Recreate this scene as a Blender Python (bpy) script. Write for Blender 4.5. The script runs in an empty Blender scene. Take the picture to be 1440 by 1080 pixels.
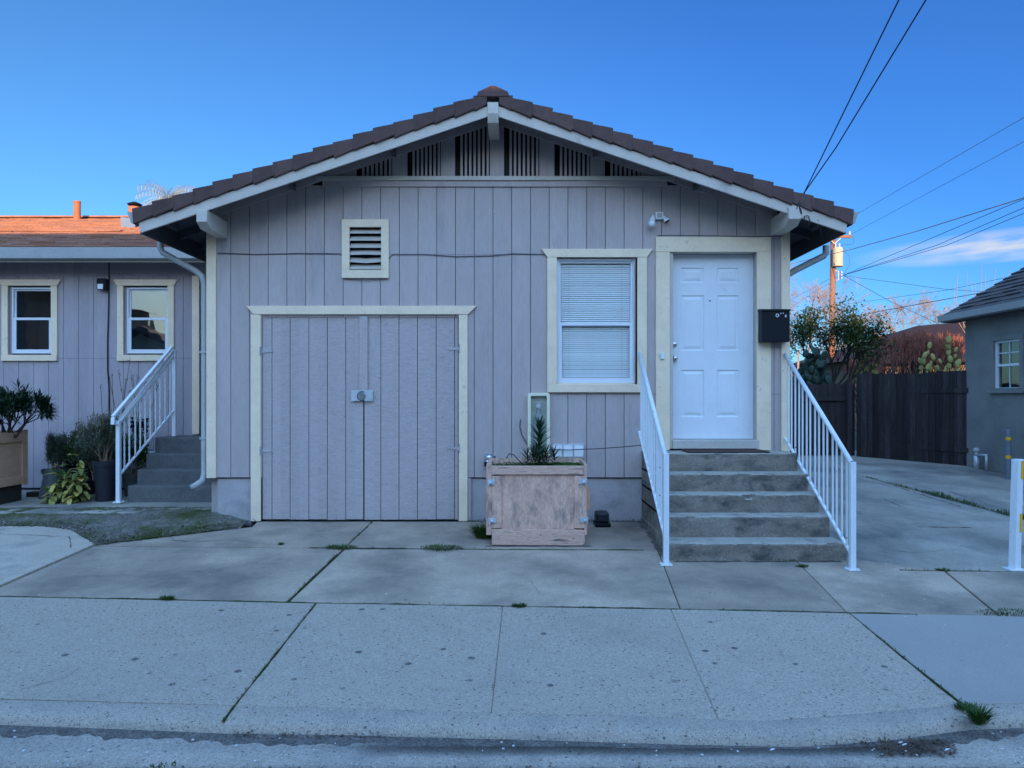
SKYTINT = (.62, 1.2, 2.1); SKYFILL = (9.1, 9.2, 9.2)
CLOUD = (6.6, 6.7, 6.8)
EXPO = 1.25
import bpy, math, random
from math import sin, cos, pi, radians, sqrt
from mathutils import Vector, noise
random.seed(7)
C = bpy.context.scene.collection
F, CX, CY, HC, D0 = 1060.0, 726.0, 560.0, 1.355, 8.3
# d = distance in front of the camera, world y = d - D0 (house front is y = 0)
def Xp(px, d): return (px-CX)*d/F
def Zp(py, d): return HC-(py-CY)*d/F
def V(px, py, d): return Vector((Xp(px, d), d-D0, Zp(py, d)))
def zg(d):
    if d < 8.3: return .064*(d-8.3)
    if d < 14: return .02*(d-8.3)
    return .114
def G(px, py):          # where a line of sight meets the sloping paving
    d = F*(HC+.064*D0)/((py-CY)+.064*F)
    if d > 8.3: d = F*(HC+.02*D0)/((py-CY)+.02*F)
    return (Xp(px, d), d-D0, zg(d))

# ---------------------------------------------------------------- materials
M = {}
def nt(name):
    m = bpy.data.materials.new(name); m.use_nodes = True
    n = m.node_tree.nodes; l = m.node_tree.links
    return m, n, l, n['Principled BSDF']
def noise_node(n, l, scale, detail=4, rough=.55, vec=None, sc=None):
    t = n.new('ShaderNodeTexNoise'); t.inputs['Scale'].default_value = scale
    t.inputs['Detail'].default_value = detail; t.inputs['Roughness'].default_value = rough
    if sc is not None:
        mp = n.new('ShaderNodeMapping'); mp.inputs['Scale'].default_value = sc
        l.new(vec, mp.inputs['Vector']); l.new(mp.outputs[0], t.inputs['Vector'])
    else: l.new(vec, t.inputs['Vector'])
    return t.outputs['Fac']
def ramp(n, l, fac, a, b, va=0., vb=1.):
    r = n.new('ShaderNodeMapRange'); r.inputs['From Min'].default_value = a; r.inputs['From Max'].default_value = b
    r.inputs['To Min'].default_value = va; r.inputs['To Max'].default_value = vb
    l.new(fac, r.inputs['Value']); return r.outputs[0]
def mixc(n, l, fac, a, b, mode='MIX'):
    x = n.new('ShaderNodeMix'); x.data_type = 'RGBA'; x.blend_type = mode
    for k, v in ((0, fac), (6, a), (7, b)):
        if hasattr(v, 'is_linked'): l.new(v, x.inputs[k])
        elif k == 0: x.inputs[0].default_value = v
        else: x.inputs[k].default_value = (*v, 1)
    return x.outputs[2]
def P(n): return n.new('ShaderNodeNewGeometry').outputs['Position']
PITS = {'conc_walk', 'gutterc', 'kerbc'}
ISL = {'conc_walk', 'conc_drive', 'conc_side', 'railwhite_'}
def surf(name, col, rough=.7, var=.12, scale=6, sc=(1, 1, 1), fine=120, finevar=.06, bump=.25, bumpsc=80,
         dirt=None, dirtr=(.58, .75), dirtscale=2.5, boards=None, spec=.35, metal=0, spots=None, dist=.004):
    m, n, l, b = nt(name)
    pos = P(n); pos0 = pos
    if boards:                     # each board has its own grain: shift the pattern from board to board
        s0 = n.new('ShaderNodeSeparateXYZ'); l.new(pos, s0.inputs[0]); a0 = n.new('ShaderNodeMath'); a0.operation = 'MULTIPLY_ADD'
        l.new(s0.outputs[boards[0]], a0.inputs[0]); a0.inputs[1].default_value = 1/boards[1]; a0.inputs[2].default_value = boards[2]
        f0 = n.new('ShaderNodeMath'); f0.operation = 'FLOOR'; l.new(a0.outputs[0], f0.inputs[0])
        w0 = n.new('ShaderNodeTexWhiteNoise'); w0.noise_dimensions = '1D'; l.new(f0.outputs[0], w0.inputs['W'])
        ml = n.new('ShaderNodeVectorMath'); ml.operation = 'MULTIPLY_ADD'; l.new(w0.outputs['Color'], ml.inputs[0]); ml.inputs[1].default_value = (9, 9, 9); l.new(pos, ml.inputs[2]); pos = ml.outputs[0]
    v = ramp(n, l, noise_node(n, l, scale, 5, .6, pos, sc), .3, .7, 1-var, 1+var)
    f = ramp(n, l, noise_node(n, l, fine, 3, .6, pos, sc), .3, .7, 1-finevar, 1+finevar)
    mu = n.new('ShaderNodeMath'); mu.operation = 'MULTIPLY'; l.new(v, mu.inputs[0]); l.new(f, mu.inputs[1])
    val = mu.outputs[0]
    if boards:
        sx = n.new('ShaderNodeSeparateXYZ'); l.new(pos0, sx.inputs[0])
        a = n.new('ShaderNodeMath'); a.operation = 'MULTIPLY_ADD'; l.new(sx.outputs[boards[0]], a.inputs[0])
        a.inputs[1].default_value = 1/boards[1]; a.inputs[2].default_value = boards[2]
        fl = n.new('ShaderNodeMath'); fl.operation = 'FLOOR'; l.new(a.outputs[0], fl.inputs[0])
        wn = n.new('ShaderNodeTexWhiteNoise'); wn.noise_dimensions = '1D'; l.new(fl.outputs[0], wn.inputs['W'])
        w = ramp(n, l, wn.outputs['Value'], 0, 1, 1-boards[3], 1+boards[3])
        m2 = n.new('ShaderNodeMath'); m2.operation = 'MULTIPLY'; l.new(val, m2.inputs[0]); l.new(w, m2.inputs[1]); val = m2.outputs[0]
    cc = n.new('ShaderNodeCombineColor')
    for i in range(3): l.new(val, cc.inputs[i])
    c = mixc(n, l, 1., col, cc.outputs[0], 'MULTIPLY')
    if name in ISL:                # every cast slab has its own tone
        rp = n.new('ShaderNodeNewGeometry').outputs['Random Per Island']; rr_ = ramp(n, l, rp, 0, 1, .88, 1.10)
        c2 = n.new('ShaderNodeCombineColor'); [l.new(rr_, c2.inputs[i]) for i in range(3)]; c = mixc(n, l, 1., c, c2.outputs[0], 'MULTIPLY')
    if dirt:
        df = ramp(n, l, noise_node(n, l, dirtscale, 6, .65, pos, sc), dirtr[0], dirtr[1])
        c = mixc(n, l, df, c, dirt)
    if spots:
        vo = n.new('ShaderNodeTexVoronoi'); vo.inputs['Scale'].default_value = spots[0]
        l.new(pos, vo.inputs['Vector'])
        sf = ramp(n, l, vo.outputs['Distance'], spots[1], spots[1]*1.6, 1, 0)
        rn = n.new('ShaderNodeSeparateColor'); l.new(vo.outputs['Color'], rn.inputs[0])
        gt = ramp(n, l, rn.outputs[0], spots[3]-.02, spots[3], 1, 0)
        m3 = n.new('ShaderNodeMath'); m3.operation = 'MULTIPLY'; l.new(sf, m3.inputs[0]); l.new(gt, m3.inputs[1])
        c = mixc(n, l, m3.outputs[0], c, spots[2])
    if name in PITS:               # exposed sand and small air holes in the worn concrete
        for sc_, th_, gt_, cc_ in ((85, .26, .34, tuple(x*.42 for x in col)), (130, .25, .30, tuple(min(1, x*1.5) for x in col)), (34, .20, .16, tuple(x*.35 for x in col))):
            vo = n.new('ShaderNodeTexVoronoi'); vo.inputs['Scale'].default_value = sc_; l.new(pos, vo.inputs['Vector'])
            sf = ramp(n, l, vo.outputs['Distance'], th_, th_*1.5, 1, 0); rn = n.new('ShaderNodeSeparateColor'); l.new(vo.outputs['Color'], rn.inputs[0])
            gt = ramp(n, l, rn.outputs[1], gt_-.05, gt_, 1, 0); m3 = n.new('ShaderNodeMath'); m3.operation = 'MULTIPLY'; l.new(sf, m3.inputs[0]); l.new(gt, m3.inputs[1])
            c = mixc(n, l, m3.outputs[0], c, cc_)
    l.new(c, b.inputs['Base Color'])
    b.inputs['Roughness'].default_value = rough; b.inputs['Metallic'].default_value = metal
    b.inputs['Specular IOR Level'].default_value = spec
    if bump:
        bn = noise_node(n, l, bumpsc, 5, .6, pos, sc)
        bp = n.new('ShaderNodeBump'); bp.inputs['Strength'].default_value = bump; bp.inputs['Distance'].default_value = dist
        l.new(bn, bp.inputs['Height']); l.new(bp.outputs[0], b.inputs['Normal'])
    M[name] = m; return m
def leafmat(name, c1, c2, rough=.5, trans=.25):
    m, n, l, b = nt(name)
    oi = n.new('ShaderNodeObjectInfo'); pos = P(n)
    f = noise_node(n, l, 9, 3, .7, pos)
    w = n.new('ShaderNodeNewGeometry').outputs['Random Per Island']
    c = mixc(n, l, w, c1, c2)
    c = mixc(n, l, ramp(n, l, f, .35, .65, 0, .45), c, tuple(x*.5 for x in c1))
    l.new(c, b.inputs['Base Color']); b.inputs['Roughness'].default_value = rough
    b.inputs['Specular IOR Level'].default_value = .3
    if trans:
        t = n.new('ShaderNodeBsdfTranslucent'); l.new(c, t.inputs['Color'])
        mx = n.new('ShaderNodeMixShader'); mx.inputs[0].default_value = trans
        l.new(b.outputs[0], mx.inputs[1]); l.new(t.outputs[0], mx.inputs[2])
        l.new(mx.outputs[0], n['Material Output'].inputs['Surface'])
    M[name] = m; return m
PITCH = .2063
OFF = -((719.6-CX)/127.7)/PITCH
LAV = (.475, .395, .38)
surf('siding', LAV, .62, .07, 3, (1.6, 1.6, .35), 30, .05, .5, 60, dirt=(.33, .28, .275), dirtr=(.53, .80), dirtscale=3, boards=(0, PITCH, OFF, .05), spots=(9, .035, (.16, .14, .14), .16))
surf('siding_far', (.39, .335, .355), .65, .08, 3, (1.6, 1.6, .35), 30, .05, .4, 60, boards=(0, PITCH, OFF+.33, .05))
surf('garage_paint', (.465, .39, .378), .6, .07, 5, (1.2, 1, 5), 16, .09, .9, 26, dirt=(.30, .26, .27), dirtr=(.6, .8), dirtscale=5, boards=(0, PITCH, OFF+.35, .05), spots=(11, .05, (.12, .10, .10), .2), dist=.006)
surf('groove', (.045, .04, .055), .9, .1, 5, bump=0)
surf('found', (.46, .41, .41), .75, .12, 2, (1, 1, 1), 60, .08, .5, 40, dirt=(.27, .25, .25), dirtr=(.5, .75), dirtscale=3)
surf('cream', (.86, .68, .49), .55, .07, 5, (1, 1, 1), 50, .04, .3, 60, dirt=(.36, .32, .24), dirtr=(.62, .8), dirtscale=7, spots=(14, .05, (.22, .18, .13), .22))
surf('greytrim', (.56, .50, .44), .6, .08, 4, fine=50, bump=.3, dirt=(.25, .24, .25), dirtr=(.62, .8))
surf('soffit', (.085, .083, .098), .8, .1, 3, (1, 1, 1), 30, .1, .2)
surf('tile', (.105, .06, .054), .85, .16, 7, fine=90, finevar=.2, bump=.5, bumpsc=140, boards=(0, 3.72/18, .24*18/3.72, .16), dirt=(.08, .055, .055), dirtr=(.5, .8), dirtscale=9)
surf('ridge', (.12, .065, .06), .85, .16, 7, fine=90, finevar=.16, bump=.5, bumpsc=140)
surf('shingle', (.285, .135, .088), .9, .3, 3, (1, 3, 6), 30, .4, .5, 60, dirt=(.20, .09, .06), dirtr=(.5, .75), dirtscale=2)
surf('shingle_dark', (.085, .07, .068), .9, .2, 3, (1, 1, 1), 60, .25, .5, 60)
surf('white', (.74, .76, .80), .38, .03, 4, fine=40, finevar=.02, bump=.08, dirt=(.5, .5, .5), dirtr=(.68, .85), dirtscale=6)
surf('railwhite', (.74, .76, .79), .38, .04, 8, fine=40, finevar=.03, bump=.15, spots=(16, .09, (.22, .13, .09), .14))
surf('vinyl', (.74, .76, .80), .35, .02, 4, fine=40, finevar=.02, bump=0)
surf('blind', (.84, .85, .85), .45, .03, 2, fine=30, finevar=.02, bump=0)
surf('dark', (.012, .012, .015), .6, .1, 4, bump=0)
surf('blackmetal', (.004, .006, .011), .5, .1, 9, bump=.15, bumpsc=200, spec=.22)
surf('roomblue', (.16, .20, .23), .8, .1, 4, bump=0)
surf('steel', (.55, .56, .58), .3, .1, 30, bump=.1, metal=1)
surf('galv', (.52, .54, .56), .42, .15, 12, bump=.1, metal=.25)
surf('guttermat', (.38, .38, .37), .45, .07, 4, fine=40, bump=.1, dirt=(.25, .24, .23), dirtr=(.6, .8))
surf('conc_walk', (.375, .31, .25), .9, .10, 1.3, fine=58, finevar=.20, bump=.5, bumpsc=90, dirt=(.28, .235, .195), dirtr=(.48, .78), dirtscale=1.3, spots=(6, .10, (.10, .09, .085), .42))
surf('conc_walk_smooth', (.335, .30, .27), .9, .06, 1.3, fine=75, finevar=.08, bump=.3, bumpsc=110, dirt=(.33, .31, .29), dirtr=(.5, .8), dirtscale=1.2, spots=(5, .03, (.09, .09, .09), .1))
surf('conc_drive', (.385, .30, .23), .9, .16, 1.6, fine=60, finevar=.14, bump=.5, bumpsc=90, dirt=(.17, .145, .12), dirtr=(.42, .70), dirtscale=1.15, spots=(6, .04, (.08, .08, .07), .1))
surf('conc_light', (.44, .365, .295), .9, .12, 1.6, fine=60, finevar=.14, bump=.5, bumpsc=90, dirt=(.2, .2, .19), dirtr=(.54, .8), dirtscale=2)
surf('conc_side', (.33, .29, .24), .85, .22, 1.0, (1, .6, 1), 40, .12, .4, 70, dirt=(.11, .11, .105), dirtr=(.45, .7), dirtscale=.9)
surf('conc_step', (.25, .21, .17), .92, .2, 4, (1, 1, 1.6), 55, .25, .9, 60, dirt=(.085, .08, .075), dirtr=(.45, .68), dirtscale=5, dist=.008, spots=(22, .11, (.34, .33, .31), .22))
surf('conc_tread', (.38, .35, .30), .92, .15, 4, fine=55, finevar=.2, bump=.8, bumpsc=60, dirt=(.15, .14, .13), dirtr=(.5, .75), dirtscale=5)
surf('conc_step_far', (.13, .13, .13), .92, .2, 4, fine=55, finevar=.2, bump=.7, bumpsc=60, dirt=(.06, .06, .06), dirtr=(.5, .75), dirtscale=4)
surf('kerbc', (.385, .32, .26), .9, .12, 2, fine=80, finevar=.22, bump=.7, bumpsc=100, dirt=(.19, .18, .17), dirtr=(.5, .8), dirtscale=2)
surf('gutterc', (.36, .31, .265), .9, .16, 2, (1, 1, 1), 60, .22, .7, 100, dirt=(.22, .20, .19), dirtr=(.5, .75), dirtscale=2.2, spots=(9, .07, (.05, .05, .05), .2))
surf('silt', (.12, .105, .095), .95, .3, 9, fine=70, finevar=.5, bump=1, bumpsc=60)
surf('asphalt', (.055, .055, .06), .9, .15, 2, fine=120, finevar=.4, bump=.9, bumpsc=150)
surf('soil', (.05, .042, .034), .95, .25, 12, fine=60, finevar=.3, bump=1, bumpsc=50, dist=.01)
surf('mossy', (.165, .145, .12), .95, .35, 9, fine=60, finevar=.5, bump=1, bumpsc=55, dirt=(.06, .072, .018), dirtr=(.44, .60), dirtscale=1.3, dist=.02, spots=(30, .16, (.33, .33, .33), .12))
surf('plywood', (.66, .405, .31), .8, .20, 3, (4, 4, 1.6), 14, .2, .9, 22, dirt=(.27, .20, .175), dirtr=(.50, .70), dirtscale=2.6, dist=.006, spots=(13, .05, (.07, .05, .045), .15))
surf('plywood_h', (.68, .42, .32), .8, .16, 4, (1.0, 7, 7), 20, .18, .9, 22, dirt=(.19, .14, .125), dirtr=(.55, .68), dirtscale=4, dist=.006, spots=(13, .06, (.07, .05, .045), .15))
surf('box_wood', (.54, .30, .19), .8, .12, 4, (1, 1, 4), 20, .1, .5, 22)
surf('brickmat', (.40, .20, .12), .85, .12, 8)
surf('fence_wood', (.034, .027, .027), .9, .4, 4, (3, 3, .4), 20, .3, .6, 25, boards=(1, .131, .3, .55))
surf('fence_wood2', (.030, .023, .024), .9, .3, 4, (3, 3, .4), 20, .2, .6, 25, boards=(0, .143, .3, .3))
surf('stucco', (.235, .23, .21), .92, .07, 2, fine=60, finevar=.10, bump=.9, bumpsc=45, dirt=(.15, .155, .15), dirtr=(.47, .75), dirtscale=1.1, dist=.008)
surf('tan_stucco', (.42, .34, .25), .92, .08, 1, bump=.3)
surf('greywall', (.33, .33, .32), .92, .08, 1, bump=.3)
surf('bark', (.17, .12, .09), .9, .3, 6, bump=.5)
surf('barkdark', (.035, .028, .025), .9, .3, 6, bump=.5)
surf('twig_pale', (.26, .18, .12), .85, .2, 3, bump=0)
surf('twig_white', (.27, .21, .19), .85, .15, 3, bump=0)
surf('twig_red', (.22, .075, .05), .85, .5, 9, bump=0)
surf('polewood', (.22, .105, .055), .9, .25, 3, (8, 8, .5), 30, .2, .4)
surf('transf', (.42, .37, .26), .5, .06, 3, bump=0)
surf('insul', (.42, .40, .38), .4, .1, 3, bump=0)
surf('wire', (.02, .02, .024), .6, .1, 3, bump=0)
surf('wire_tan', (.30, .21, .17), .6, .5, .9, bump=0)
surf('cablegrey', (.10, .095, .11), .6, .1, 3, bump=0)
surf('terracotta', (.34, .12, .055), .8, .12, 6)
surf('flash', (.10, .16, .25), .5, .1, 6)
surf('potblack', (.018, .02, .028), .45, .1, 6, bump=.1)
surf('potgrey', (.07, .08, .08), .6, .2, 6, bump=.1)
surf('redroof', (.022, .011, .013), .85, .15, 3, (1, 1, 4), 30, .15, .3)
surf('yellow', (.85, .42, .02), .5, .05, 6, bump=0)
surf('greymetal', (.15, .18, .21), .5, .15, 6, bump=.1)
surf('matbrown', (.07, .035, .03), .95, .2, 20)
surf('niche', (.40, .42, .38), .7, .08, 6, bump=.1)
surf('nicheframe', (.82, .76, .56), .5, .03, 6, bump=.05)
surf('deadleaf', (.10, .06, .04), .9, .4, 9, bump=0)
surf('litterwhite', (.65, .65, .65), .8, .1, 9, bump=0)
surf('frond', (.24, .24, .17), .7, .2, 2, bump=0)
leafmat('lf_dark', (.012, .035, .016), (.028, .065, .028))
leafmat('lf_spike', (.02, .05, .026), (.05, .09, .045))
leafmat('lf_citrus', (.028, .06, .016), (.085, .115, .03))
leafmat('lf_grey', (.08, .11, .07), (.19, .22, .15))
leafmat('lf_var', (.08, .15, .035), (.66, .52, .16), .4, .15)
leafmat('lf_green', (.04, .11, .02), (.11, .20, .04))
leafmat('lf_moss', (.03, .045, .012), (.06, .08, .02))
leafmat('lf_red', (.05, .012, .02), (.09, .02, .03))
leafmat('lf_cactus', (.008, .022, .016), (.022, .045, .028), .6, 0)
leafmat('lf_cactus_y', (.20, .20, .06), (.32, .27, .09), .6, 0)
leafmat('grass', (.03, .075, .012), (.08, .15, .03))
# glass: see-through with a real mirror share growing at grazing angles
def glass(name, tint, refl):
    m, n, l, b = nt(name); n.remove(b)
    t = n.new('ShaderNodeBsdfTransparent'); t.inputs['Color'].default_value = (*tint, 1)
    g = n.new('ShaderNodeBsdfGlossy'); g.inputs['Roughness'].default_value = .015
    fr = n.new('ShaderNodeLayerWeight'); pw = n.new('ShaderNodeMath'); pw.operation = 'POWER'; l.new(fr.outputs['Facing'], pw.inputs[0]); pw.inputs[1].default_value = 5
    r = ramp(n, l, pw.outputs[0], 0, 1, refl, 1)
    bp = n.new('ShaderNodeBump'); bp.inputs['Strength'].default_value = .12; bp.inputs['Distance'].default_value = .02
    l.new(noise_node(n, l, 2.2, 2, .5, P(n)), bp.inputs['Height']); l.new(bp.outputs[0], g.inputs['Normal'])
    mx = n.new('ShaderNodeMixShader'); l.new(r, mx.inputs[0]); l.new(t.outputs[0], mx.inputs[1]); l.new(g.outputs[0], mx.inputs[2])
    l.new(mx.outputs[0], n['Material Output'].inputs['Surface']); M[name] = m
glass('glass', (.95, .97, .97), .06); glass('glass_old', (.55, .6, .62), .28); glass('jar', (.86, .9, .9), .06)

# ---------------------------------------------------------------- mesh helpers
class MB:
    def __init__(s): s.v = []; s.f = []
    def box(s, x0, x1, y0, y1, z0, z1):
        i = len(s.v)
        s.v += [(x0,y0,z0),(x1,y0,z0),(x1,y1,z0),(x0,y1,z0),(x0,y0,z1),(x1,y0,z1),(x1,y1,z1),(x0,y1,z1)]
        s.f += [tuple(i+k for k in q) for q in ((0,3,2,1),(4,5,6,7),(0,1,5,4),(1,2,6,5),(2,3,7,6),(3,0,4,7))]
        return s
    def prism(s, poly, a, b, axis='y'):       # poly in (x,z) along y, (y,z) along x, (x,y) along z
        i = len(s.v); n = len(poly)
        for t in (a, b):
            for p, q in poly:
                s.v.append((p,t,q) if axis == 'y' else (t,p,q) if axis == 'x' else (p,q,t))
        s.f.append(tuple(range(i, i+n))); s.f.append(tuple(range(i+2*n-1, i+n-1, -1)))
        for k in range(n):
            m = (k+1) % n; s.f.append((i+m, i+k, i+n+k, i+n+m))
        return s
    def tube(s, pts, r, n=8, cap=True):
        pts = [Vector(p) for p in pts]; rs = r if isinstance(r, (list, tuple)) else [r]*len(pts)
        i0 = len(s.v); N = None
        for k, p in enumerate(pts):
            t = (pts[min(k+1, len(pts)-1)]-pts[max(k-1, 0)]).normalized()
            if N is None: N = t.orthogonal().normalized()
            else:
                N = (N-t*N.dot(t))
                N = N.normalized() if N.length > 1e-6 else t.orthogonal().normalized()
            B = t.cross(N)
            for j in range(n):
                a = 2*pi*j/n; s.v.append(tuple(p+(N*cos(a)+B*sin(a))*rs[k]))
        for k in range(len(pts)-1):
            for j in range(n):
                a = i0+k*n+j; b = i0+k*n+(j+1) % n; s.f.append((a, b, b+n, a+n))
        if cap:
            s.f.append(tuple(i0+j for j in range(n-1, -1, -1))); q = i0+(len(pts)-1)*n
            s.f.append(tuple(q+j for j in range(n)))
        return s
    def bar(s, a, b, w, h, up=(0, 0, 1)):     # rectangular bar between two points
        a = Vector(a); b = Vector(b); t = (b-a).normalized(); up = Vector(up)
        sd = t.cross(up).normalized(); u = sd.cross(t).normalized(); i = len(s.v)
        for p in (a, b):
            for x, y in ((-1,-1),(1,-1),(1,1),(-1,1)): s.v.append(tuple(p+sd*x*w/2+u*y*h/2))
        s.f += [tuple(i+k for k in q) for q in ((0,1,2,3),(7,6,5,4),(0,4,5,1),(1,5,6,2),(2,6,7,3),(3,7,4,0))]
        return s
    def lathe(s, c, prof, n=24, axis=(0, 0, 1)):
        q = Vector((0, 0, 1)).rotation_difference(Vector(axis).normalized()); c = Vector(c); i0 = len(s.v)
        for r, z in prof:
            for j in range(n):
                a = 2*pi*j/n; s.v.append(tuple(c+q @ Vector((r*cos(a), r*sin(a), z))))
        for k in range(len(prof)-1):
            for j in range(n):
                a = i0+k*n+j; b = i0+k*n+(j+1) % n; s.f.append((a, b, b+n, a+n))
        s.f.append(tuple(i0+j for j in range(n-1, -1, -1))); q2 = i0+(len(prof)-1)*n
        s.f.append(tuple(q2+j for j in range(n)))
        return s
    def leaf(s, p, d, L, w, fold=.25, curl=0., n=2):
        p = Vector(p); d = Vector(d).normalized(); sd = d.cross(Vector((0, 0, 1)))
        sd = sd.normalized() if sd.length > .05 else Vector((1, 0, 0))
        u = sd.cross(d).normalized(); i = len(s.v)
        m = p+d*L*.5+u*curl*L*.3; e = p+d*L-u*curl*L*.4
        s.v += [tuple(p), tuple(m+sd*w/2+u*fold*w/2), tuple(m-sd*w/2+u*fold*w/2), tuple(e), tuple(m-u*0)]
        s.f += [(i, i+1, i+4), (i, i+4, i+2), (i+1, i+3, i+4), (i+4, i+3, i+2)]
        return s
    def build(s, name, mat, parent=None, smooth=False, bevel=0, seg=2):
        me = bpy.data.meshes.new(name)
        off = Vector(parent['_w']) if parent is not None and '_w' in parent.keys() else Vector((0, 0, 0))
        me.from_pydata([tuple(Vector(v)-off) for v in s.v], [], s.f); me.update()
        me.materials.append(M[mat] if isinstance(mat, str) else mat)
        o = bpy.data.objects.new(name, me); C.objects.link(o)
        if smooth:
            for p in me.polygons: p.use_smooth = True
        if parent is not None:
            o.parent = parent; o['_w'] = tuple(off)
        if bevel:
            b = o.modifiers.new('bevel', 'BEVEL'); b.width = bevel; b.segments = seg; b.limit_method = 'ANGLE'; b.angle_limit = radians(40)
        return o
def tag(o, label=None, cat=None, group=None, kind=None):
    if label: o['label'] = label
    if cat: o['category'] = cat
    if group: o['group'] = group
    if kind: o['kind'] = kind
    return o
def thing(name, loc, label, cat, group=None):
    o = bpy.data.objects.new(name, None); C.objects.link(o); o.location = loc; o['_w'] = tuple(loc)
    return tag(o, label, cat, group)
def struct(name, mb, mat, **k):
    o = mb.build(name, mat, **k); o['kind'] = 'structure'; return o
def U(a, b): return random.uniform(a, b)

# ---------------------------------------------------------------- ground
def inset(poly, g):
    n = len(poly); A = sum(poly[i][0]*poly[(i+1) % n][1]-poly[(i+1) % n][0]*poly[i][1] for i in range(n))
    sg = 1 if A > 0 else -1; out = []
    for i in range(n):
        p0, p1, p2 = [Vector(poly[(i+k) % n][:2]) for k in (-1, 0, 1)]
        a = (p1-p0).normalized(); b = (p2-p1).normalized()
        na = Vector((-a.y, a.x))*sg; nb = Vector((-b.y, b.x))*sg; m = na+nb
        m = m/max(.3, m.dot(na)) if m.length > 1e-5 else na
        out.append((p1+m*g))
    return out
def slab(mb, pts, g=.0025, t=.07, lift=0.):
    """one cast slab: its outline follows the paving plane, edges eased"""
    ins = inset(pts, g); ins2 = inset(pts, g+.006); n = len(pts); i = len(mb.v)
    for q, dz in ((ins, -t), (ins, -.004), (ins2, 0)):
        for p in q: mb.v.append((p.x, p.y, zg(p.y+D0)+dz+lift))
    mb.f.append(tuple(i+2*n+k for k in range(n)))
    for r in range(2):
        for k in range(n):
            m = (k+1) % n; mb.f.append((i+r*n+k, i+r*n+m, i+(r+1)*n+m, i+(r+1)*n+k))
    return mb
def px(*pts): return [G(*p) for p in pts]
J2 = [(331,991),(480,994),(700,1001),(800,1003),(900,1006),(1010,1011),(1080,1013),(1215,1002),(1352,990)]
sw = MB()
slab(sw, px((-700,824),(444,848),(331,991),(-700,962)), .004)
slab(sw, px((444,848),(707,852),(691,1001),(480,994),(331,991)), .0013)
slab(sw, px((707,852),(943,856),(1010,1011),(900,1006),(800,1003),(691,1001)), .0012)
slab(sw, px((943,856),(1195,862),(1352,990),(1215,1002),(1080,1013),(1010,1011)), .0013)
struct('sidewalk', sw, 'conc_walk')
s3 = MB(); slab(s3, px((1195,862),(1380,865),(2100,885),(2300,988),(1440,988),(1352,990)), .004)
struct('sidewalk_patch', s3, 'conc_walk_smooth')
# band between sidewalk and house
dv = MB()
slab(dv, px((-28,838),(132,768),(435,771),(484,771),(405,847)), .004)
slab(dv, px((132,767),(354,741),(362,733.2),(523,733.2),(484,770),(435,770)), .002)
slab(dv, px((523,733.2),(905,733.2),(925,772),(484,771)), .003)
slab(dv, px((485,772),(925,773),(957,857),(405,847)), .004)
slab(dv, px((925,773),(1105,773),(1192,862),(957,857)), .004)
slab(dv, px((1105,773),(1328,803),(1405,866),(1192,862)), .004)
slab(dv, px((1330,803),(1900,806),(2100,885),(1407,866)), .003)
struct('driveway_apron', dv, 'conc_drive')
ls = MB(); slab(ls, px((-700,741),(60,741),(100,746),(134,766),(-28,837),(-700,824)), .004, lift=.012)
struct('raised_slab', ls, 'conc_light')
ds = MB()
slab(ds, [G(1105,773), G(1328,803), G(1900,805), (9.5,-.02,0), (2.95,-.02,0)], .003)
slab(ds, [(2.95,-.02,0),(5.655,-.02,0),(5.655,3.1,0),(2.95,3.1,0)], .004)
slab(ds, [(5.675,-.02,0),(9.5,-.02,0),(9.5,3.1,0),(5.675,3.1,0)], .004)
slab(ds, [(2.95,3.1,0),(5.655,3.1,0),(5.655,5.7,0),(2.95,5.7,0)], .003)
slab(ds, [(5.675,3.1,0),(8.26,3.1,0),(8.26,5.7,0),(5.675,5.7,0)], .003)
slab(ds, [(2.95,5.7,0),(8.4,5.7,0),(8.4,9.5,0),(2.95,9.5,0)], .003)
struct('driveway', ds, 'conc_side')
# kerb, gutter, road: cross-section swept along the kerb line
def dline(pts):                        # kerb-top edge as y(x)
    w = [G(*p) for p in pts]
    def f(x):
        if x <= w[0][0]: return w[0][1]
        for a, b in zip(w, w[1:]):
            if x <= b[0]: return a[1]+(b[1]-a[1])*(x-a[0])/(b[0]-a[0])
        return w[-1][1]
    return f
j2 = dline([(-300,975)]+[(0,983),(200,988)]+J2+[(1440,988)])
ke = dline([(-300,996),(0,1003),(200,1010),(320,1015),(480,1017),(760,1024),(960,1030),(1120,1033),(1240,1025),(1360,1010),(1440,1007)])
def sweep(name, prof, mat, x0=-9, x1=11, gap=None, step=.05):
    mb = MB(); n = int((x1-x0)/step); k = None
    for i in range(n+1):
        x = x0+(x1-x0)*i/n; pr = prof(x)
        k = len(pr)
        for y, z in pr: mb.v.append((x, y, z))
    for i in range(n):
        for j in range(k-1):
            a = i*k+j; mb.f.append((a, a+1, a+1+k, a+k))
    return struct(name, mb, mat, smooth=True)
ROADZ = -.355
def kerbprof(x):
    a = j2(x)-.002; b = ke(x)+.006*noise.noise((x*3, 0, 0)); za = zg(a+D0); zb = zg(b+D0)
    return [(a, za-.06), (a, za-.003), (a-.008, za), (b+.03, zb), (b+.008, zb-.006), (b-.008, zb-.022), (b-.03, zb-.056+.01*noise.noise((x*6, 3, 0))), (b-.036, zb-.12)]
sweep('kerb', kerbprof, 'kerbc')
def gutprof(x):
    b = ke(x)-.024; z = zg(b+D0)-.050
    return [(b, z-.004), (b-.10, z-.012+.006*noise.noise((x*5, 7, 0))), (-4.62, -.345), (-4.82+.01*noise.noise((x*7, 9, 0)), -.342), (-4.825, -.4)]
sweep('gutter', gutprof, 'gutterc')
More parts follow.
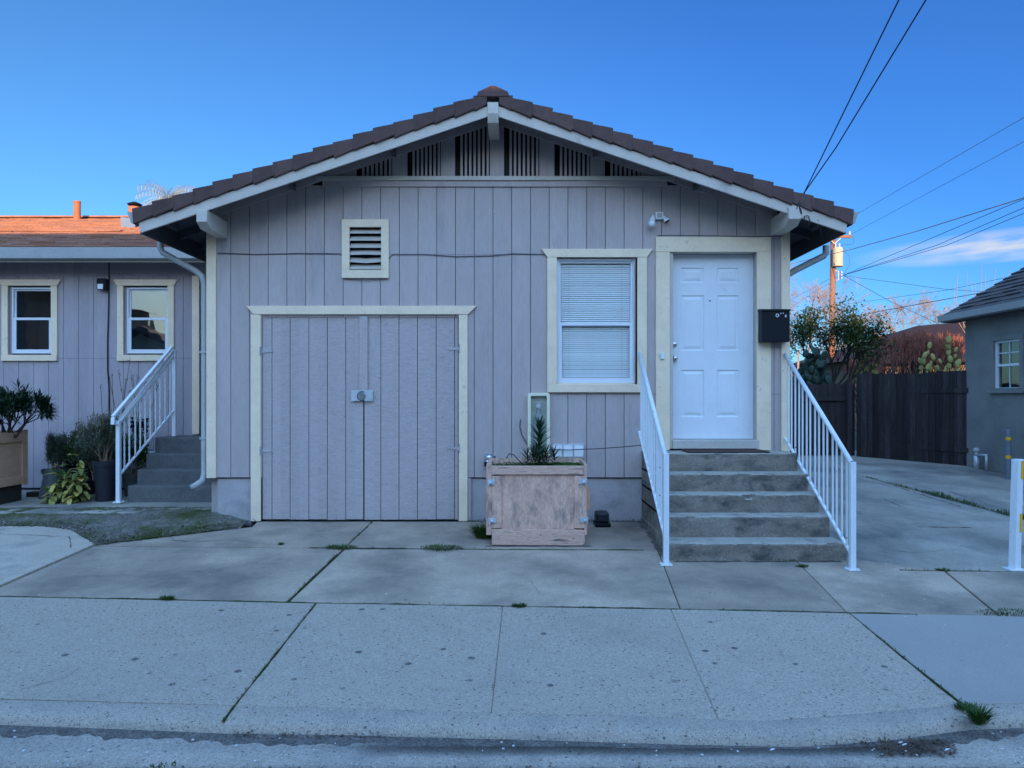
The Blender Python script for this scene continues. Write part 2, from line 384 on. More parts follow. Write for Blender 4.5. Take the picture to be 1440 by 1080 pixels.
def siltprof(x):
    b = ke(x)-.028; w0 = .085+.05*noise.noise((x*2.1, 0, 4))+.03*noise.noise((x*9, 0, 4))+.02*noise.noise((x*17, 0, 4)); w0 = max(.02, w0*(1.5 if 3.4 < x < 5 else 1))
    z = zg(b+D0)-.050
    return [(b, z+.004), (b-w0*.6, z-.003), (b-w0, z-.014)]
o_ = sweep('gutter_silt', siltprof, 'silt', step=.012); o_['kind'] = 'stuff'
rd = MB(); rd.v = [(-300,-21,-.3),(300,-21,-.3),(300,-4.8,-.352),(-300,-4.8,-.352),(300,-12,-.27),(-300,-12,-.27)]
rd.f = [(0,1,4,5),(5,4,2,3)]; struct('road', rd, 'asphalt')
gr = MB(); ys = [-600, -21, -4.75, -3.9, -.0, 5.7, 600]; zs = [-.32, -.42, -.42, -.42, -.035, .08, .08]
zs = [-.33, -.45, -.46, -.36, -.05, .065, .065]
for y, z in zip(ys, zs): gr.v += [(-600, y, z), (600, y, z)]
for i in range(len(ys)-1): gr.f.append((2*i, 2*i+1, 2*i+3, 2*i+2))
struct('ground', gr, 'soil')
# patio on the left
pt = MB(); pt.box(-12, -3.42, .32, 2.1, .0, .09); pt.box(-12, -4.2, .06, .31, .0, .088)
struct('patio', pt, 'conc_side', bevel=.008)
# mossy mound of broken paving between patio and apron
bot = [(-700,743),(0,742),(60,742),(100,747),(134,768),(200,760),(260,753),(352,740)]
def interp(tab, x):
    if x <= tab[0][0]: return tab[0][1]
    for (a, b), (c, d) in zip(tab, tab[1:]):
        if x <= c: return b+(d-b)*(x-a)/(c-a)
    return tab[-1][1]
md = MB(); NX, NY = 260, 40
botw = [(G(*p)[0], G(*p)[1]) for p in bot]
for i in range(NX+1):
    x = -9.5+(-2.93+9.5)*i/NX
    yb = interp(botw, x)-.02+.03*noise.noise((x*7, 1, 0))+.015*noise.noise((x*25, 4, 0))
    yt = interp([(-9, .30), (-4.5, .42), (-3.43, .42), (-3.36, .06), (-2.93, -.01)], x); zt = interp([(-3.8, .10), (-3.3, .09), (-2.93, .005)], x)
    zb = zg(yb+D0)-.012
    for j in range(NY+1):
        t = j/NY; y = yb+(yt-yb)*t; e = min(1, t*5)
        z = zb+(zt-zb)*(t**.8)+.03*sin(pi*min(1, t*1.1))*interp([(-3.4, 1), (-2.93, .1)], x)
        z += e*(.020*noise.noise((x*6, y*6, 2))+.014*noise.noise((x*22, y*22, 5))+.008*noise.noise((x*60, y*60, 5)))*interp([(-3.4, 1), (-2.93, .5)], x)*(1.6-t)
        md.v.append((x, y, z))
for i in range(NX):
    for j in range(NY):
        a = i*(NY+1)+j; md.f.append((a, a+NY+1, a+NY+2, a+1))
struct('mossy_mound', md, 'mossy', smooth=True)
# moss and weeds in the joints
moss = MB(); weeds = MB()
def jointmoss(pts, w, h=.012, wd=0, lift=.002):
    W = [Vector(G(*p)) for p in pts]
    for a, b in zip(W, W[1:]):
        L = (b-a).length; n = max(2, int(L/.025)); t = (b-a).normalized(); sd = Vector((-t.y, t.x, 0))
        i0 = len(moss.v)
        for i in range(n+1):
            p = a+(b-a)*i/n; p.z = zg(p.y+D0)+lift
            k = max(.12, .6+.9*noise.noise(p*4)+.5*noise.noise(p*19)); ww = w*k/2
            moss.v += [tuple(p-sd*ww+Vector((0, 0, -.004))), tuple(p+Vector((0, 0, h*k*.6))), tuple(p+sd*ww+Vector((0, 0, -.004)))]
            if wd and random.random() < wd*k:
                for _ in range(3):
                    q = p+sd*U(-ww, ww); weeds.leaf(q, (U(-1,1), U(-1,1), U(.5,1.5)), U(.012,.03), .005)
        for i in range(n):
            for j in range(2):
                q = i0+3*i+j; moss.f.append((q, q+1, q+4, q+3))
jointmoss([(445,848),(392,915),(331,991),(313,1015)], .022, wd=.6)
jointmoss([(1195,863),(1270,925),(1352,990),(1368,1006)], .026, wd=.5)
jointmoss([(523,735),(484,771),(405,846)], .036, wd=.7)
jointmoss([(0,839),(220,843),(443,848)], .010); jointmoss([(443,848),(720,853),(957,857),(1195,862)], .014, wd=.1)
jointmoss([(1195,862),(1290,864)], .007)
jointmoss([(435,770),(500,771),(690,773)], .022, wd=.5); jointmoss([(690,773),(905,774)], .008)
jointmoss([(1265,802),(1330,803),(1425,804)], .012, wd=.3)
struct_m = tag(moss.build('moss', 'lf_moss'), kind='stuff')
def ribbon(mb, pts, w, lift=.0035, jag=.35, world=False):
    W = [Vector(p if world else G(*p)) for p in pts]
    for a, b in zip(W, W[1:]):
        n = max(2, int((b-a).length/.02)); t = (b-a).normalized(); sd = Vector((-t.y, t.x, 0)); i0 = len(mb.v)
        for i in range(n+1):
            p = a+(b-a)*i/n; p += sd*(.012*noise.noise(p*9)+.006*noise.noise(p*40))*(jag > 0)
            if not world: p.z = zg(p.y+D0)+lift
            k = max(.15, 1+1.6*noise.noise(p*13)); mb.v += [tuple(p-sd*w*k/2), tuple(p+sd*w*k/2)]
        for i in range(n): q = i0+2*i; mb.f.append((q, q+1, q+3, q+2))
cr = MB()
for pts, w in (([(150,757),(215,757),(265,762),(330,760),(380,766)], .006), ([(235,752),(247,760),(262,762)], .004), ([(1256,683),(1300,697),(1352,713)], .014), ([(1290,741),(1365,742)], .016),
               ([(1330,690),(1400,712)], .008), ([(700,800),(742,812),(760,838)], .0025), ([(1240,700),(1275,716),(1330,724)], .006), ([(30,970),(95,952),(110,940)], .003), ([(1210,770),(1290,778),(1350,772)], .004), ([(560,748),(600,752),(640,749)], .003)):
    ribbon(cr, pts, w)
W_ = []
tag(cr.build('pavement_cracks', 'soil'), kind='stuff')
cr2 = MB()
ribbon(cr2, [(-6.02+.0, G(60,748)[1], zg(G(60,748)[1]+D0)+.0165), (G(98,757)[0], G(98,757)[1], zg(G(98,757)[1]+D0)+.0165), (G(100,772)[0], G(100,772)[1], zg(G(100,772)[1]+D0)+.0165)], .007, world=True)
tag(cr2.build('slab_crack', 'soil'), kind='stuff')
dl_ = MB()                         # washed-down dirt lying along the foot of the house
ribbon(dl_, [(-2.93, -.018, .003), (-.5, -.018, .003)], .022, world=True); ribbon(dl_, [(-.5, -.004, .003), (1.38, -.004, .003)], .05, world=True)
ribbon(dl_, [(1.40, -1.585, zg(6.72)+.004), (2.90, -1.585, zg(6.72)+.004)], .03, world=True); ribbon(dl_, [(1.355, -1.5, -.095), (1.355, -.02, .002)], .04, world=True)
ribbon(dl_, [(-.30, 7.24-D0, zg(7.24)+.004), (.72, 7.24-D0, zg(7.24)+.004)], .03, world=True)
ribbon(dl_, [(8.22, .3, .012), (8.22, 5.4, .11)], .08, world=True)
tag(dl_.build('dirt', 'silt'), kind='stuff')
def drive_weeds():
    y = -.1
    while y < 3.9:
        k = .5+noise.noise((y*2, 0, 0))+ (.5 if y < 2.4 else 0)
        for _ in range(int(max(0, 22*k))):
            x = 5.665+U(-.035, .035)*max(.3, k); yy = y+U(0, .05)
            weeds.leaf((x, yy, zg(yy+D0)-.005), (U(-.6,.6), U(-.6,.6), 1), U(.02,.075)*max(.3, k), .006)
        y += .05
drive_weeds()
for _ in range(420):      # fringe at the foot of the house and planter
    x = U(-2.95, 1.4); d = -.02 if x > -.55 or x < -2.9 else -.01
    if -2.85 < x < -.52 and random.random() < .8: continue
    weeds.leaf((x, d+U(-.03, 0), 0), (U(-.6,.6), U(-.8,.1), 1), U(.02,.06), .006)
for _ in range(260):
    weeds.leaf((U(8.1, 8.25), U(.5, 5.5), zg(10)), (U(-.8,.2), U(-.5,.5), 1), U(.02,.10), .01)
for _ in range(200):
    x = U(1.4, 2.9); weeds.leaf((x, -1.57+U(-.02, .0), zg(6.73)), (U(-.6,.6), U(-.8,.1), 1), U(.01,.035)*(1.3 if 2.2 < x < 2.5 else .6), .006)
tag(weeds.build('weeds', 'grass'), kind='stuff')
def tuft(pxl, pyl, r, h, n, label, spread=1.):
    p = G(pxl, pyl); t = MB()
    for _ in range(n):
        a = U(0, 2*pi); rr = r*sqrt(random.random())
        t.leaf((p[0]+rr*cos(a)*spread, p[1]+rr*sin(a)*.6, p[2]-.003), (cos(a)*U(.1,1), sin(a)*U(.1,1), U(.5,1.4)), U(.5,1)*h, .007, curl=.3)
    tag(t.build('grass_tuft', 'grass'), label, 'weed', 'weeds sprouting from the paving joints')
tuft(235,843,.055,.04,160,'small round green weed on the long joint below the left garage door leaf')
tuft(730,853,.05,.035,150,'flat round weed in the joint in front of the wooden planter')
tuft(1376,1018,.04,.12,220,'tall spiky grass tuft growing at the kerb at the end of the right mossy joint',.8)
tuft(1358,998,.05,.05,120,'low weed clump where the right mossy joint reaches the kerb line')
tuft(620,772,.20,.045,420,'wide low grass patch left of the wooden planter foot')
tuft(480,771,.14,.045,320,'green weed patch where the apron joints cross before the garage')
tuft(680,757,.085,.20,480,'tall soft grass clump against the left side of the wooden planter')
tuft(1128,797,.05,.03,100,'tiny green weed at the foot of the lowest step of the right stairs')
tuft(1325,802,.06,.03,110,'small weed at the joint crossing left of the striped marker post')
tuft(395,766,.03,.04,60,'little weed at the corner of the garage apron')
tuft(1415,862,.14,.03,200,'dry brownish weed patch at the right edge behind the sidewalk',1.6)
tuft(232,1080,.08,.02,60,'mossy weed in the gutter joint at the bottom edge')
# ---------------------------------------------------------------- the house
HX = -.24
def zr(x): return 4.394-.333*abs(x-HX)
house = thing('wooden_house', (-.2, 0, 0), 'lavender grey wooden house with a low tiled gable and cream trim', 'house')
XL, XR = -3.395, 2.985
GX0, GX1 = -2.90, -.555          # garage opening incl. trims (behind trims)
holes = [(-2.80, -.62, -.2, 2.25),                              # garage
         (-1.84, -1.47, 2.72, 3.26),                             # vent
         (.41, 1.30, 1.46, 2.93),                                # window
         (1.62, 2.71, -.2, 3.02)]                                # door
sd = MB()
x0g = (719.6-CX)/127.7
k0 = int((XL-x0g)/PITCH)-1
edges = [x0g+k*PITCH for k in range(k0, 40)]
for a, b in zip(edges, edges[1:]):
    a = max(a, XL); b = min(b, XR)
    if b-a < .02: continue
    cuts = sorted({a, b}|{h[0] for h in holes if a < h[0] < b}|{h[1] for h in holes if a < h[1] < b}|({HX} if a < HX < b else set()))
    for c, e in zip(cuts, cuts[1:]):
        m = (c+e)/2
        gl = .0034 if c == a else 0; gr_ = .0034 if e == b else 0
        segs = [(.484, None)]
        for h in holes:
            if h[0] < m < h[1]:
                ns = []
                for z0, z1 in segs:
                    top = 9 if z1 is None else z1
                    if h[2] > z0: ns.append((z0, h[2]))
                    if h[3] < top: ns.append((h[3], z1))
                segs = ns
        seams = {1: [2.94+.004*sin(m*9)], 2: [1.475]}
        out = []
        for z0, z1 in segs:
            zs_ = [2.938] if m < .35 else ([1.40] if m > .28 else [])
            if -.2 < m < .35: zs_ = zs_+[1.48]
            for zc in zs_:
                if z0 < zc-.05 and (z1 is None or z1 > zc+.05):
                    out.append((z0, zc-.0015)); z0 = zc+.0015
            out.append((z0, z1))
        for z0, z1 in out:
            t0 = min(zr(c+gl)+.02, 3.70) if z1 is None else z1; t1 = min(zr(e-gr_)+.02, 3.70) if z1 is None else z1
            sd.prism([(c+gl, z0), (e-gr_, z0), (e-gr_, t1), (c+gl, t0)], 0, .018)
wall = sd.build('siding', 'siding', house)
# wall core behind the boards (dark in the grooves), with openings
core = MB()
def wallcells(mb, xa, xb, za, topf, y0, y1, holes):
    xs = sorted({xa, xb}|{h[0] for h in holes}|{h[1] for h in holes}|({HX} if xa < HX < xb else set()))
    for a, b in zip(xs, xs[1:]):
        m = (a+b)/2; segs = [(za, None)]
        for h in holes:
            if h[0] < m < h[1]:
                ns = []
                for z0, z1 in segs:
                    if h[2] > z0: ns.append((z0, h[2]))
                    ns.append((h[3], z1))
                segs = ns
        for z0, z1 in segs:
            t0 = topf(a) if z1 is None else z1; t1 = topf(b) if z1 is None else z1
            mb.prism([(a, z0), (b, z0), (b, t1), (a, t0)], y0, y1)
wallcells(core, XL+.01, XR-.01, .47, lambda x: min(zr(x)+.03, 3.78), .019, .10, holes)
core.build('wall_core', 'groove', house)
bd = MB()                       # side and rear walls
bd.box(XL, XL+.1, .10, 9.8, .0, 2.95); bd.box(XR-.1, XR, .10, 9.8, 0, 3.0); bd.box(XL, XR, 9.7, 9.8, 0, 3.2)
bd.build('side_wall', 'siding', house)
for a, b in ((-3.30, -2.93), (-.50, 1.40), (2.8, XR-.01)): fn = MB(); fn.box(a, b, .03, .10, -.1, .478); fn.build('foundation', 'found', house)
cb = MB(); cb.box(-3.405, -3.30, -.022, -.001, .478, zr(-3.35)+.02); cb.build('corner_board', 'cream', house, bevel=.002)
cb = MB(); cb.box(2.913, 3.007, -.022, -.001, .478, zr(2.96)+.02); cb.box(2.987, 3.007, 0, .1, .478, 3.2); cb.build('corner_board', 'cream', house, bevel=.002)
st = MB(); st.box(-.534, -.498, -.008, .03, 0.01, .477); st.build('wall_strip', 'siding', house)
# gable band and louvres
gb = MB(); gb.box(-2.20, 1.74, -.045, -.001, 3.79-.045, 3.79); gb.build('gable_ledge', 'greytrim', house, bevel=.003)
gb = MB(); gb.box(-2.13, 1.66, -.022, -.001, 3.68, 3.744); gb.build('gable_band', 'siding', house, bevel=.003)
gl = MB(); bk = MB()
def colm(mb, a, b, z0, y0, y1, dz=-.02):
    if b <= a: return
    if a < HX < b: colm(mb, a, HX, z0, y0, y1, dz); colm(mb, HX, b, z0, y0, y1, dz); return
    t0 = zr(a)-dz; t1 = zr(b)-dz
    if t0 < z0 and t1 < z0: return
    if t0 < z0: a = HX-(4.394-dz-z0)/.333; t0 = z0
    if t1 < z0: b = HX+(4.394-dz-z0)/.333; t1 = z0
    mb.prism([(a, z0), (b, z0), (b, t1+.0), (a, t0)], y0, y1)
pan = [(-2.4, -1.76), (-1.365, -1.20), (-.83, -.675), (-.29, -.135), (.255, .42), (.815, .975), (1.375, 2.1)]
for a, b in pan: gl = MB(); colm(gl, a, b, 3.79, -.006, .018); gl.v and gl.build('gable_panel', 'siding', house)
slg = [(pan[i][1], pan[i+1][0]) for i in range(6)]
for a, b in slg:
    gl = MB(); n = 8; p = (b-a)/n
    for k in range(n):
        c = a+p*(k+.5); colm(gl, c+p*.24-p*.5, c+p*.76-p*.5, 3.79, .0, .018) if k else None
    gl.build('louvre_slats', 'siding', house)
colm(bk, -2.1, 1.7, 3.79, .08, .10); bk.build('gable_backing', 'dark', house)
# trim board following the slope on the wall
for sgn in (-1, 1):
    t = MB(); e = 3.1
    pts = [(HX, 4.394+.06), (HX+sgn*e, 4.394+.06-.333*e), (HX+sgn*e, 4.394-.02-.333*e), (HX, 4.394-.02)]
    t.prism(pts, -.030, -.008); t.build('slope_trim', 'siding', house)
# roof: sheathing, rafters, tiles, rake tiles, barge boards
YF, YB = -.52, 10.2
roof = MB()
for sgn in (-1, 1):
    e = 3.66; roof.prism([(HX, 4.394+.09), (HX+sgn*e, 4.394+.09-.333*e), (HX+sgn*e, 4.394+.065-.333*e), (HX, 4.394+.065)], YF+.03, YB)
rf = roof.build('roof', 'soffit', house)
for sgn in (-1, 1):
    for n_ in range(18):
        t = MB(); y = -.30+.6*n_ if n_ else -.02
        if n_ == 0: continue
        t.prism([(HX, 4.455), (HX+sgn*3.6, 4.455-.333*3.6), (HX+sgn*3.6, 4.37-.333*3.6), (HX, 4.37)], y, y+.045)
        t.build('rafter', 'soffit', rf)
# lookouts under the front overhang
for sgn in (-1, 1):
    for q in (1.1, 2.2, 3.5):
        lk = MB(); x = HX+sgn*q; lk.prism([(x-.02, zr(x)+.05), (x+.02, zr(x)+.05), (x+.02, zr(x)-.02), (x-.02, zr(x)-.02)], YF+.04, .0); lk.build('lookout_block', 'soffit', rf)
NT = 18; STEP = 3.72/NT
for sgn in (-1, 1):
    tl = MB(); rk = MB(); slp = sqrt(1+.333**2)
    for k in range(NT):
        u0 = k*STEP-.03; u1 = (k+1)*STEP
        if k == 0: u0 = .06
        zA = lambda u: 4.394-.333*u
        tl.prism([(HX+sgn*u0, zA(u0)+.105), (HX+sgn*u1, zA(u1)+.130), (HX+sgn*u1, zA(u1)+.098), (HX+sgn*u0, zA(u0)+.092)], YF+.12, YB)
        j = random.uniform(-.007, .006); jy = random.uniform(-.006, .004)
        rk.prism([(HX+sgn*u0, zA(u0)+.120+j), (HX+sgn*(u0+.6*STEP), zA(u0+.6*STEP)+.138+j), (HX+sgn*(u1-.002), zA(u1)+.152+j), (HX+sgn*(u1-.016), zA(u1)-.012+j), (HX+sgn*(u0+.004), zA(u0)+.004+j)], YF-.026+jy, YF+.11)
    tl.build('roof_tiles', 'tile', rf, bevel=.004, seg=1)
    rk.build('rake_tiles', 'tile', rf, bevel=.008, seg=2)
rc = MB()
y = YF-.03
while y < YB:
    rc.prism([(HX-.17, 4.394+.065), (HX-.155, 4.394+.115), (HX-.02, 4.394+.178), (HX+.02, 4.394+.178), (HX+.155, 4.394+.115), (HX+.17, 4.394+.065)], y, y+.34); y += .32
rc.build('ridge_cap', 'ridge', rf, bevel=.006)
for sgn in (-1, 1):
    bg = MB(); e = 3.66
    bg.prism([(HX+sgn*.05, 4.394-.006-.333*.05), (HX+sgn*e, 4.394-.333*e-.006), (HX+sgn*(e-.02), 4.394-.333*e-.112), (HX+sgn*.05, 4.394-.333*.05-.112)], YF, YF+.026)
    bg.build('barge_board', 'greytrim', rf, bevel=.002)
    fb = MB(); x = HX+sgn*e; z = 4.394-.333*e
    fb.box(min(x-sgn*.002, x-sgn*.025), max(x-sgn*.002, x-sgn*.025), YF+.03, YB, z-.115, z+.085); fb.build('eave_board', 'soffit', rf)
# beams
for xa, xb, zt in ((HX-.056, HX+.056, 4.29), (-3.29, -3.18, 3.315), (2.80, 2.93, 3.345)):
    b = MB(); y0 = YF-.03
    b.prism([(y0, zt-.02), (y0, zt-.145), (y0+.10, zt-.20), (.02, zt-.20), (.02, zt-.02)], xa, xb, 'x') if abs(xa) > 1 else b.prism([(y0, 4.40), (y0, 4.285), (y0+.04, 4.20), (.02, 4.20), (.02, 4.38)], xa, xb, 'x')
    b.build('beam', 'greytrim', house, bevel=.003)
# vertical panel under centre beam
# side gutters and downspouts
def gutter(sgn):
    g = MB(); x = HX+sgn*3.665; z = 3.272
    P0 = [(0, 0), (0, -.115), (.075, -.105), (.115, .01), (.100, .012), (.066, -.092), (.010, -.10), (.010, 0)]
    g.prism([(x+sgn*a, z+b) for a, b in P0], YF+.01, YB)
    g.prism([(x+sgn*a, z+b) for a, b in P0[1:4]+[(0, 0)]], YF+.005, YF+.012)
    return g.build('gutter', 'guttermat', house)
gR = gutter(1); gL = gutter(-1)
d = MB(); d.tube([(3.50, .22, 3.08), (3.50, .22, 3.00), (3.48, .22, 2.965), (3.15, .22, 2.80), (3.055, .22, 2.74), (3.045, .22, 2.66), (3.045, .22, .3), (3.12, .15, .2)], .036, 12).build('downspout', 'guttermat', house, smooth=True)
d = MB(); d.tube([(-3.95, .07, 3.10), (-3.95, .07, 3.02), (-3.93, .07, 2.975), (-3.55, .05, 2.765), (-3.47, .03, 2.70), (-3.45, .03, 2.62), (-3.447, .03, .52), (-3.455, .0, .45), (-3.50, -.05, .405), (-3.545, -.08, .375)], .034, 12)
ds_ = d.build('downspout', 'guttermat', house, smooth=True)
for z in (.9, 1.85): d = MB(); d.box(-3.487, -3.405, -.008, -.003, z, z+.025); d.build('downspout_strap', 'guttermat', ds_)
# garage doors
gt = thing('x', (0, 0, 0), '', '') if False else None
hd = MB(); zt, zb_ = Zp(430, 8.27), Zp(442, 8.27)
hd.prism([(-2.965, zt), (-.435, zt), (-.53, zb_), (-2.885, zb_)], -.032, -.001); g1 = hd.build('garage_trim', 'cream', house, bevel=.003)
hd = MB(); hd.box(-2.915, -2.807, -.026, .0, .005, zb_-.002); hd.build('garage_trim', 'cream', house, bevel=.003)
hd = MB(); hd.box(-.632, -.535, -.026, .0, .005, zb_-.002); hd.build('garage_trim', 'cream', house, bevel=.003)
gz0, gz1 = .018, zb_-.02
gjam = MB(); gjam.box(-2.81, -.63, .055, .09, 0, 2.3); gjam.build('garage_jamb', 'dark', house)
def gdoor(xa, xb, gro):
    m = MB(); xs = [xa]+gro+[xb]
    for a, b in zip(xs, xs[1:]):
        zb0 = gz0+random.uniform(-.004, .004)
        m.box(a+.0036, b-.0036, .012, .03, zb0, gz1)
    g_ = m.build('garage_door', 'garage_paint', house); m = MB(); m.box(xa+.004, xb-.004, .031, .05, gz0+.02, gz1-.01); m.build('door_backing', 'groove', g_); return g_
def gx(p): return (p-CX)/127.9
dl = gdoor(-2.800, gx(510.5), [gx(v) for v in (381.5, 407, 433.5, 459.5, 485.5)]); dl['label'] = 'left leaf of the plank garage door'
dr = gdoor(gx(511.5), -.638, [gx(v) for v in (535, 560.6, 586.6, 613, 639)]); dr['label'] = 'right leaf of the plank garage door'
m = MB(); m.box(gx(505.5), gx(517), -.016, .011, Zp(549, 8.3), gz1); m.build('meeting_strip', 'garage_paint', dr, bevel=.003)
for o_, pxx, pyy, s in ((dl, 367, 494, 1), (dl, 367, 634, 1), (dr, 645.5, 490.5, -1), (dr, 645.5, 630.5, -1)):
    h = MB(); x = gx(pxx); z = Zp(pyy, 8.3)
    h.prism([(x, z+.022), (x+s*.03, z+.016), (x+s*.135, z+.004), (x+s*.135, z-.004), (x+s*.03, z-.016), (x, z-.022)], .002, .0115)
    h.box(min(x-s*.012, x), max(x-s*.012, x), -.031, .008, z-.05, z+.05); h.build('hinge', 'found', o_, bevel=.001)
lp = MB(); z0, z1 = Zp(564, 8.28), Zp(548.5, 8.28); xa, xb = gx(494), gx(524.5); lp.box(xa, xb, -.020, -.013, z0, z1)
for u, w in ((.07, .2), (.07, .5), (.07, .8), (.93, .2), (.93, .5), (.93, .8), (.25, .1), (.75, .1), (.25, .9), (.75, .9)):
    lp.lathe((xa+(xb-xa)*u, -.02, z0+(z1-z0)*w), [(.006, 0), (.006, .002), (.003, .004)], 8, (0, -1, 0))
lpo = lp.build('lock_plate', 'galv', dr)
pk = MB(); pk.lathe(((xa+xb)/2+.002, -.02, (z0+z1)/2), [(.038, 0), (.038, .02), (.032, .026), (.022, .026), (.022, .022), (.0001, .022)], 24, (0, -1, 0)); pk.build('padlock', 'steel', dr, smooth=False)
pk = MB(); c = Vector(((xa+xb)/2, -.024, (z0+z1)/2-.006)); pk.tube([c+Vector((.05*cos(a), 0, .05*sin(a))) for a in [radians(60+k*20) for k in range(13)]], .004, 6); pk.build('shackle', 'wire', dr)
# louvred vent
VX0, VX1, VZ0, VZ1 = gx(481), gx(547), Zp(391, 8.28), Zp(308.5, 8.28)
vt = MB(); w = .085
vt.box(VX0, VX1, -.03, -.001, VZ1-w, VZ1); vt.box(VX0, VX1, -.03, -.001, VZ0, VZ0+w*1.05); vt.box(VX0, VX0+w, -.03, -.001, VZ0+w*1.05, VZ1-w); vt.box(VX1-w, VX1, -.03, -.001, VZ0+w*1.05, VZ1-w)
vf = vt.build('louvred_vent', 'cream', house, bevel=.003)
lv = MB(); n = 6; zz0 = VZ0+w*1.05; hh = (VZ1-w-zz0)/n
for k in range(n):
    z = zz0+hh*k; sag = [0, -.012, .004, 0, 0, 0][k]
    xs_ = [VX0+w, (VX0+VX1)/2, VX1-w]
    for a, b, za, zb2 in ((xs_[0], xs_[1], 0, sag), (xs_[1], xs_[2], sag, 0)):
        i = len(lv.v)
        for x, q in ((a, za), (b, zb2)):
            lv.v += [(x, -.012, z+.010+q), (x, -.012, z+.018+q), (x, .05, z+hh*.95+q), (x, .05, z+hh*.8+q)]
        lv.f += [(i, i+1, i+5, i+4), (i+1, i+2, i+6, i+5), (i+2, i+3, i+7, i+6), (i+3, i, i+4, i+7), (i, i+3, i+2, i+1), (i+4, i+5, i+6, i+7)]
lv.build('louvre_slats', 'greytrim', vf)
vb = MB(); vb.box(VX0+w-.01, VX1-w+.01, .09, .10, zz0-.01, VZ1-w+.01); vb.build('vent_backing', 'dark', vf)
# sash window factory (frontal)
def sash(parent, xa, xb, za, zb, yf, glassname, blind=False, room=True, rail=.47, trim=True):
    """vinyl single-hung window: frame set at depth yf"""
    f = MB(); fw = .022
    def ring(m, a, b, c, e, y0, y1, w):
        m.box(a, b, y0, y1, c, c+w); m.box(a, b, y0, y1, e-w, e); m.box(a, a+w, y0, y1, c+w, e-w); m.box(b-w, b, y0, y1, c+w, e-w)
    wf = MB(); ring(wf, xa, xb, za, zb, yf, yf+.06, fw)
    win = wf.build('window', 'vinyl', parent, bevel=.002)
    zm = za+(zb-za)*rail
    s1 = MB(); ring(s1, xa+fw, xb-fw, zm-.012, zb-fw, yf+.028, yf+.05, .022); s1.build('sash_frame', 'vinyl', win, bevel=.002)
    s2 = MB(); ring(s2, xa+fw, xb-fw, za+fw, zm+.022, yf+.004, yf+.026, .034); s2.build('sash_frame', 'vinyl', win, bevel=.002)
    g = MB(); g.v = [(xa+.04, yf+.037, zm), (xb-.04, yf+.037, zm), (xb-.04, yf+.037, zb-.04), (xa+.04, yf+.037, zb-.04)]; g.f = [(0,1,2,3)]; g.build('pane', glassname, win)
    g = MB(); g.v = [(xa+.05, yf+.014, za+.05), (xb-.05, yf+.014, za+.05), (xb-.05, yf+.014, zm), (xa+.05, yf+.014, zm)]; g.f = [(0,1,2,3)]; g.build('pane', glassname, win)
    if blind:
        b = MB(); z = zb-fw-.05
        b.box(xa+.03, xb-.03, yf+.051, yf+.075, zb-fw-.03, zb-fw-.004)
        k = 0
        while z > za+fw+.02:
            tl_ = .0104+.0015*noise.noise((z*9, 0, 0)); jz = .0022*noise.noise((z*31, 2, 0))
            b.prism([(yf+.052, z-tl_+jz), (yf+.058, z+jz+.002), (yf+.066, z+tl_+jz), (yf+.067, z+tl_+jz-.001), (yf+.060, z+.0015+jz), (yf+.054, z-tl_-.001+jz)], xa+.03, xb-.03, 'x'); z -= .0232
        b.build('blind', 'blind', win)
        c = MB()
        for u in (.16, .84): c.box(xa+(xb-xa)*u-.001, xa+(xb-xa)*u+.001, yf+.046, yf+.049, za+.03, zb-.05)
        c.build('blind_cord', 'greytrim', win)
    if room:
        r = MB(); y1 = yf+.6 if not blind else yf+.35
        r.v = [(xa,yf+.06,za),(xb,yf+.06,za),(xb,yf+.06,zb),(xa,yf+.06,zb),(xa,y1,za),(xb,y1,za),(xb,y1,zb),(xa,y1,zb)]
        r.f = [(0,1,5,4),(1,2,6,5),(2,3,7,6),(3,0,4,7),(4,5,6,7)]; r.build('room_lining', 'dark' if blind else 'roomblue', win)
    return win
def wtrim(parent, win, xa, xb, za, zb, w, hw, sh, flare, y=-.03, yb=-.001, hang=.0):
    t = MB(); t.prism([(xa-w-flare, zb+hw), (xb+w+flare, zb+hw), (xb+w, zb), (xa-w, zb)], y-.004, yb); t.build('window_trim', 'cream', win, bevel=.003)
    t = MB(); t.box(xa-w, xa, y, yb, za, zb-.002); t.build('window_trim', 'cream', win, bevel=.003)
    t = MB(); t.box(xb, xb+w, y, yb, za, zb-.002); t.build('window_trim', 'cream', win, bevel=.003)
    t = MB(); t.box(xa-w-hang, xb+w+hang, y-.01, yb, za-sh, za-.002); t.build('sill', 'cream', win, bevel=.004)
wx0, wx1, wz0, wz1 = gx(783), gx(896), Zp(540, 8.27), Zp(361.5, 8.27)
w1 = sash(house, wx0+.002, wx1-.02, wz0+.012, wz1-.006, .022, 'glass', blind=True)
wtrim(house, w1, wx0, wx1, wz0, wz1, .105, .09, .092, .065)
rv = MB(); rv.box(wx1-.018, wx1+.002, 0, .08, wz0, wz1); rv.box(wx0, wx1, .0, .08, wz0-.01, wz0+.010); rv.build('window_reveal', 'cream', w1)
